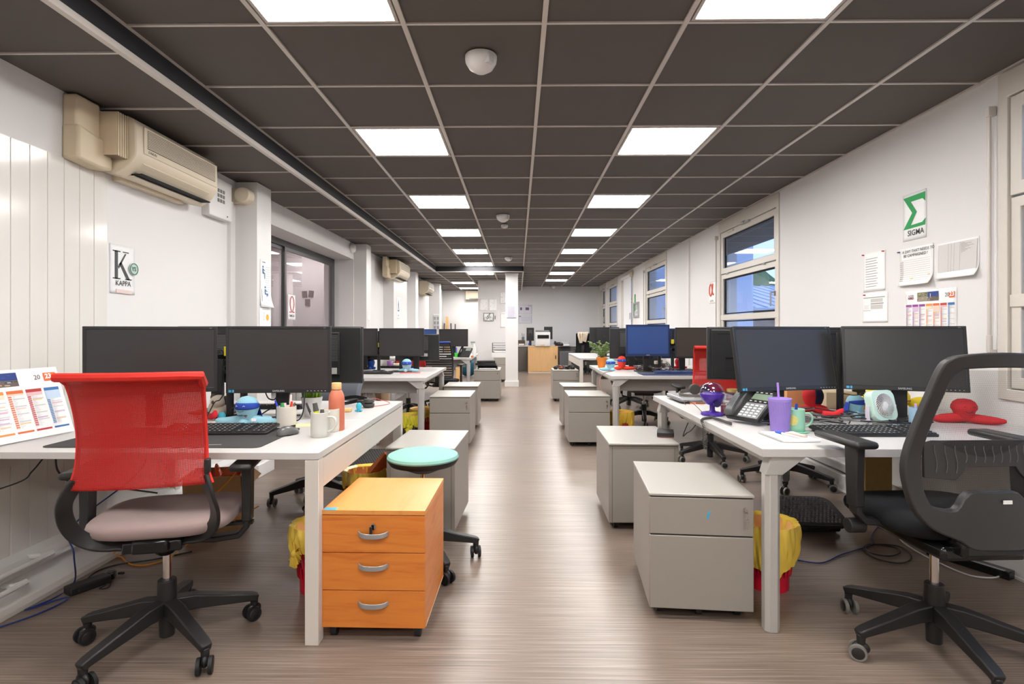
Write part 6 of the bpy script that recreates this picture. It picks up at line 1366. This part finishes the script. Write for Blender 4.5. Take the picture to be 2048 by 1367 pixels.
# pen holder, plush toys
p = on(1840, 857); t = thing('pen_holder', 'pale blue grey pen holder seen through the black chair mesh', 'pen holder', (p.x, p.y + .03, DT)); MB().ring(rrect(.062, .062, .008, 2), rrect(.056, .056, .006, 2), lambda a, b: (a, b, .0), lambda a, b: (a, b, .10)).bb(-.028, .028, -.028, .028, 0, .004).build('holder', mat('blue_grey_plastic', (150, 180, 206), .4, var=.1, scale=40), t)
pen('brown capped pen in the blue grey holder', (p.x + .0, p.y + .03, DT + .01), (p.x + .018, p.y + .03, DT + .135), flatc((150, 90, 70)), .005); pen('lilac pen in the blue grey holder', (p.x - .01, p.y + .03, DT + .01), (p.x - .015, p.y + .03, DT + .12), flatc((196, 170, 220)), .005)
octopus('red plush octopus with spread arms seen through the black chair mesh', (xa(1920, 2.86), 2.86, DT), R(-10), .056, red_pl, arms=[(-1.25, -.1), (1.15, -.55), (1.3, -.1), (-.5, .8), (.4, .8)], squash=.82)
octopus('light blue plush octopus with a blue cape behind the mint fan', (xa(1706, 3.05), 3.05, DT), R(60), .045, blue_pl, navy_pl, arms=[(-.7, -.2), (.6, -.4), (0, -.7), (.5, .6)], cape=True)
octopus('red plush octopus with a navy patterned cloth behind the mint mug', (xa(1622, 3.22), 3.22, DT), R(0), .055, red_pl, arms=[(-.8, -.1), (.3, -.8), (.8, .3)], face=False, hat=night_cl)
t = thing('red_toy_arm', 'curved red plush arm tip beside the caped octopus', 'plush toy', (xa(1668, 3.0), 3.0, DT)); MB().tube(curve([(-.06, .02, .018), (0, 0, .02), (.04, -.0, .05)], 5), .016, 10, rr=[.018] * 8 + [.014, .010, .004]).build('arm', red_pl, t)
t = thing('yellow_plush', 'yellow plush toy lying behind the desk fan', 'plush toy', (xa(1768, 3.3), 3.3, DT), R(5)); MB().ell((0, 0, .075), (.14, .07, .075)).ell((.20, -.02, .04), (.08, .05, .04)).ell((-.16, -.03, .05), (.07, .05, .04)).build('body', yellow_pl, t); MB().ell((0, -.068, .10), (.04, .01, .02)).build('face_patch', flatc((200, 160, 30)), t)
storage('cardboard_folder', 'tan cardboard folders behind the near right monitors', 'box', xa(1640, 3.4), xa(1700, 3.4), 3.35, 3.6, DT + .10, mat('tan_card', (206, 186, 156), .8), 0, z0=DT)
storage('padded_envelope', 'orange brown paper packet behind the purple tumbler', 'packet', xa(1568, 3.35), xa(1606, 3.35), 3.33, 3.38, DT + .14, mat('orange_kraft', (222, 164, 110), .7, var=.08), 0, z0=DT)
t = thing('glass_jar', 'glass candy jar with a gold clasp rim behind the phone', 'jar', (xa(1468, 3.3), 3.3, DT)); MB().lathe([(.001, 0), (.045, 0), (.050, .01), (.050, .08), (.042, .10), (.042, .115)], n=28).build('glass', glass_j, t); MB().lathe([(.043, .108), (.046, .108), (.046, .124), (.001, .128)], n=28).build('lid', mat('gold_tin', (206, 176, 110), .3, metal=.7), t); MB().lathe([(.001, .004), (.044, .008), (.046, .06), (.001, .065)], n=20).build('sweets', mat('mixed_sweets', (176, 120, 110), .5, var=.5, scale=60, bump=1, bscale=90), t)
t = thing('glass_jar', 'pink filled glass jar left of the phone handset', 'jar', (xa(1452, 3.1), 3.1, DT)); MB().lathe([(.001, 0), (.030, 0), (.034, .01), (.034, .06), (.030, .07)], n=24).build('glass', glass_j, t); MB().lathe([(.001, .003), (.030, .006), (.031, .052), (.001, .054)], n=20).build('sweets', mat('pink_sweets', (206, 120, 120), .5, var=.3, scale=60), t)
MB().lathe([(.001, .07), (.032, .07), (.032, .078), (.001, .08)], n=20).build('lid', white_gloss, t)
# laptop + headphones
t = thing('laptop', 'closed silver laptop at the far left corner of the near right desk', 'laptop', (1.235, 3.72, DT), R(3)); MB().prism(rrect(.40, .30, .015, 4), lambda a, b: (a, b, .022), lambda a, b: (a, b, .038)).build('lid', mat('silver_lid', (196, 198, 202), .25, metal=.5), t, bevel=.002); MB().prism(rrect(.40, .30, .015, 4), lambda a, b: (a, b, .012), lambda a, b: (a, b, .021)).build('base', mat('laptop_dark', (110, 110, 112), .4, metal=.3), t, bevel=.002)
MB().box((.02, -.02, .006), (.32, .26, .012)).build('foam_pad', mat('coral_pad', (220, 130, 104), .7), t); q = MB()
for k in range(22): q.box((-.10 + k * .010, -.151, .006), (.004, .002, .008))
q.build('pad_slots', dark_gap, t)
t = thing('headphones', 'grey headphones resting on the closed laptop', 'headphones', (1.18, 3.68, DT + .038), R(10))
MB().ribbon(curve([(-.02, .04, .03), (-.09, .05, .02), (-.115, .0, .012), (-.08, -.06, .010), (0, -.075, .010), (.08, -.05, .012), (.10, -.0, .02)], 5), (0, .1, 1), .006, ws=[.018] * 31).build('headband', mat('warm_grey_plastic', (104, 98, 92), .4), t)
MB().cyl((-.02, -.02, .045), (-.015, .012, .045), .036, .034, 26).cyl((.055, .0, .04), (.075, .03, .035), .036, .03, 26).build('ear_cups', mat('dark_foam', (74, 70, 66), .8), t, bevel=.005)
# cables on the near right desk
rr = random.Random(11)
def tangle(lb, x0, x1, y0, y1, n, h, r, cols):
    q = MB()
    for k in range(n):
        q.use(cols[k % len(cols)]); cx, cy_ = rr.uniform(x0, x1), rr.uniform(y0, y1)
        q.tube(curve([(min(x1, max(x0, cx + rr.uniform(-.16, .16))), min(y1, max(y0, cy_ + rr.uniform(-.14, .14))), DT + rr.uniform(r, h)) for _ in range(6)], 6), r, 5)
    o = q.build('cable_tangle'); tag(o, lb, 'cables', kind='stuff')
tangle('tangle of dark and grey cables under the near right monitors', xa(1500, 2.95), xa(1800, 2.95), 2.70, 3.2, 20, .04, .0028, (black_p, mat('grey_cable', (110, 108, 106), .5), black_p))
cable('cable', 'thin dark loop of cable on the laptop corner', [on(1370, 812) + Vector((0, 0, .01)), at(1368, 800, 3.3), at(1385, 806, 3.25), on(1402, 822)], .0018, black_p)
cable('cable', 'thin cable hanging below the near right monitors', [at(1680, 785, 2.95), at(1705, 789, 2.93), at(1740, 783, 2.9), at(1715, 786, 3.0), at(1760, 803, 3.05), at(1815, 800, 3.1)], .0025, black_p)
# ---- second right desk
t = thing('potted_plant', 'leafy plant in a terracotta pot at the corner of the second right desk', 'plant', (xa(1203, 6.95), 6.95, DT)); MB().lathe([(.001, 0), (.040, 0), (.060, .105), (.066, .105), (.067, .13), (.060, .13), (.055, .115), (.001, .11)], n=30).build('pot', mat('orange_terracotta', (226, 132, 50), .7), t)
q = MB().use(mat('plant_stem', (110, 104, 70), .7)); r = random.Random(21)
for k in range(16):
    a = r.uniform(0, 6.28); l = r.uniform(.08, .20); hh = r.uniform(.0, .20); pts = curve([(0, 0, .11), (l * .4 * math.cos(a), l * .4 * math.sin(a), .15 + hh * .5), (l * math.cos(a), l * math.sin(a), .13 + hh)], 4)
    q.use(MC['plant_stem']).tube(pts, .003, 4); q.use(leaf_m)
    for p_ in pts[2:]:
        for s_ in range(3): b_ = r.uniform(0, 6.28); q.ell(p_ + Vector((.018 * math.cos(b_), .018 * math.sin(b_), r.uniform(-.008, .014))), (.015, .010, .006), 6, 4)
q.build('foliage', parent=t)
octopus('light blue octopus with a blue mask leaning on the red one', (xa(1221, 6.42), 6.42, DT), R(-25), .052, blue_pl, navy_pl, arms=[(-1.1, -.1), (.5, -.4), (.1, .7)], cape=False)
octopus('orange red octopus with a blue mask on the second right desk', (xa(1243, 6.62), 6.62, DT), R(25), .052, orng_pl, navy_pl, arms=[(1.6, -.5), (.8, -.7), (-.8, -.2), (-.4, .7)], squash=1.15)
octopus('red octopus with a starry cloth behind the blue keyboard', (xa(1357, 6.75), 6.75, DT), R(10), .05, red_pl, arms=[(-.9, -.1), (.9, 0), (0, -.6)], face=False, hat=mat('starry_blue_cloth', (60, 70, 140), .8, var=.6, scale=60))
octopus('tiny teal octopus on a yellow note beside the blue keyboard', on(1343, 741), 0, .017, teal_r, arms=[(-.8, -.3), (.8, -.3)], face=False)
tag(MB().box((xa(1335, 6.3), 6.3, DT + .001), (.10, .08, .002), rz=.2).build('sticky_note', mat('yellow_note', (226, 200, 70), .7)), 'yellow note under the tiny teal octopus', 'paper')
keyboard('dark blue keyboard on the second right desk', (xa(1348, 6.05), 6.08), R(2), .42, .14, m=mon_blue)
t = thing('desk_mat', 'dark blue desk mat under the blue keyboard', 'desk mat', (1.72, 5.95, DT)); MB().bb(-.42, .42, -.19, .14, .0002, .003).build('mat', mat('dark_blue_felt', (40, 48, 84), .8), t)
tangle('tangle of black and reddish cables under the blue monitor', xa(1272, 6.4), xa(1335, 6.4), 6.2, 6.6, 13, .08, .005, (black_p, black_p, flatc((120, 90, 96))))
cable('cable', 'thin reddish cable hanging over the second right desk corner', [on(1225, 742), at(1208, 745, 6.1), at(1199, 760, 6.05), at(1201, 778, 6.0), at(1215, 785, 5.95)], .004, flatc((150, 110, 104)))
cable('cable', 'black cable looping below the blue monitor', [at(1268, 712, 6.3), at(1275, 720, 6.3), at(1295, 718, 6.3), at(1305, 710, 6.3)], .005, black_p)
storage('carton', 'small beige carton behind the blue monitor poles', 'box', xa(1309, 6.7), xa(1320, 6.7), 6.66, 6.74, DT + .10, mat('beige_carton', (196, 176, 160), .7), 0, z0=DT)
# ================================================================== FLOOR CABLES
F = lambda px, py, z=.006: on(px, py, z)
cable('cable', 'blue network cable hanging behind the red foreground chair', [(-1.93, 2.9, .74), (-1.95, 2.85, .5), (xa(140, 2.6) , 2.6, .30), at(140, 1110, 2.5), F(141, 1168), F(100, 1200), F(40, 1225), F(120, 1200, .012), F(118, 1208), F(60, 1235), F(-20, 1262)], .0035, mat('blue_cable', (36, 52, 120), .4))
cable('cable', 'orange cable looping on the floor under the near left desk', [(-1.52, 3.4, .70), (-1.72, 3.2, .30), F(238, 1095, .05), F(239, 1118), F(260, 1132), F(300, 1130), F(345, 1112), F(372, 1090), (-1.5, 3.2, .2)], .004, mat('orange_cable', (232, 146, 40), .4))
cable('cable', 'black drooping cable under the left end of the near left desk', [(-2.28, 2.2, .52), at(25, 968, 2.3), at(55, 945, 2.3), at(80, 915, 2.35)], .003, black_p)
cable('cable', 'black cable looping behind the left armrest of the red chair', [at(103, 918, 2.4), at(106, 940, 2.4), at(118, 955, 2.4), at(140, 965, 2.45), (-1.7, 2.6, .45)], .004, black_p)
cable('cable', 'black power cable running past the power adapter', [F(150, 1185, .02), F(180, 1150), F(230, 1132), F(300, 1122), F(380, 1105)], .004, black_p)
t = thing('power_adapter', 'black power adapter brick on the floor by the left wall', 'power adapter', (xa(152, 2.55), 2.60, 0), R(-28)); MB().box((0, 0, .019), (.07, .17, .036)).build('casing', black_p, t, bevel=.006)
t = thing('power_plug', 'black power plug lying on the floor near the adapter', 'plug', F(215, 1160, 0)); MB().box((0, 0, .018), (.04, .05, .034), rz=.4).cyl((.02, .02, .016), (.045, .035, .012), .006).build('plug', black_g, t, bevel=.006)
cable('cable', 'thin black lead from the adapter to the plug', [F(155, 1188), F(190, 1170), F(222, 1150), F(205, 1172), F(192, 1180), F(210, 1178), F(216, 1165, .02)], .003, black_p)
cable('cable', 'dark blue cable running along the floor to the right bin', [F(1592, 1117), F(1640, 1122), F(1680, 1105), F(1740, 1085), F(1738, 1070), F(1750, 1052), F(1775, 1040)], .0035, mat('blue_cable', (36, 52, 120), .4))
cable('cable', 'coiled black network cable on the floor behind the black chair', [F(1725, 1090), F(1750, 1085), F(1790, 1088), F(1812, 1100), F(1815, 1115), F(1790, 1122), F(1745, 1112), F(1722, 1095), F(1735, 1085), F(1780, 1090), F(1795, 1100), F(1775, 1108), F(1740, 1103), F(1725, 1090, .012)], .0035, black_p, 6)
cable('cable', 'white cable curving on the floor past the black chair stem', [F(1785, 1050), F(1795, 1075), F(1830, 1100), F(1880, 1125), F(1930, 1145), F(1975, 1150), F(1992, 1143), F(1975, 1125), F(1940, 1105), F(1920, 1095)], .004, white_gloss)
t = thing('power_strip', 'black power strip with a silver edge behind the black chair stem', 'power strip', (xa(1905, 2.95), 2.93, 0), R(28)); MB().bb(-.03, .03, -.22, .14, 0, .04).build('casing', black_g, t, bevel=.003); MB().bb(-.031, -.012, -.2, .1, .04, .0415).build('edge', alu, t)
cable('cable', 'black cable drooping under the near right desk beside the coiled cord', [(xa(1375, 3.6), 3.6, .62), at(1365, 870, 3.6), at(1372, 865, 3.6), at(1385, 855, 3.7), (1.3, 3.8, .70)], .003, black_p)
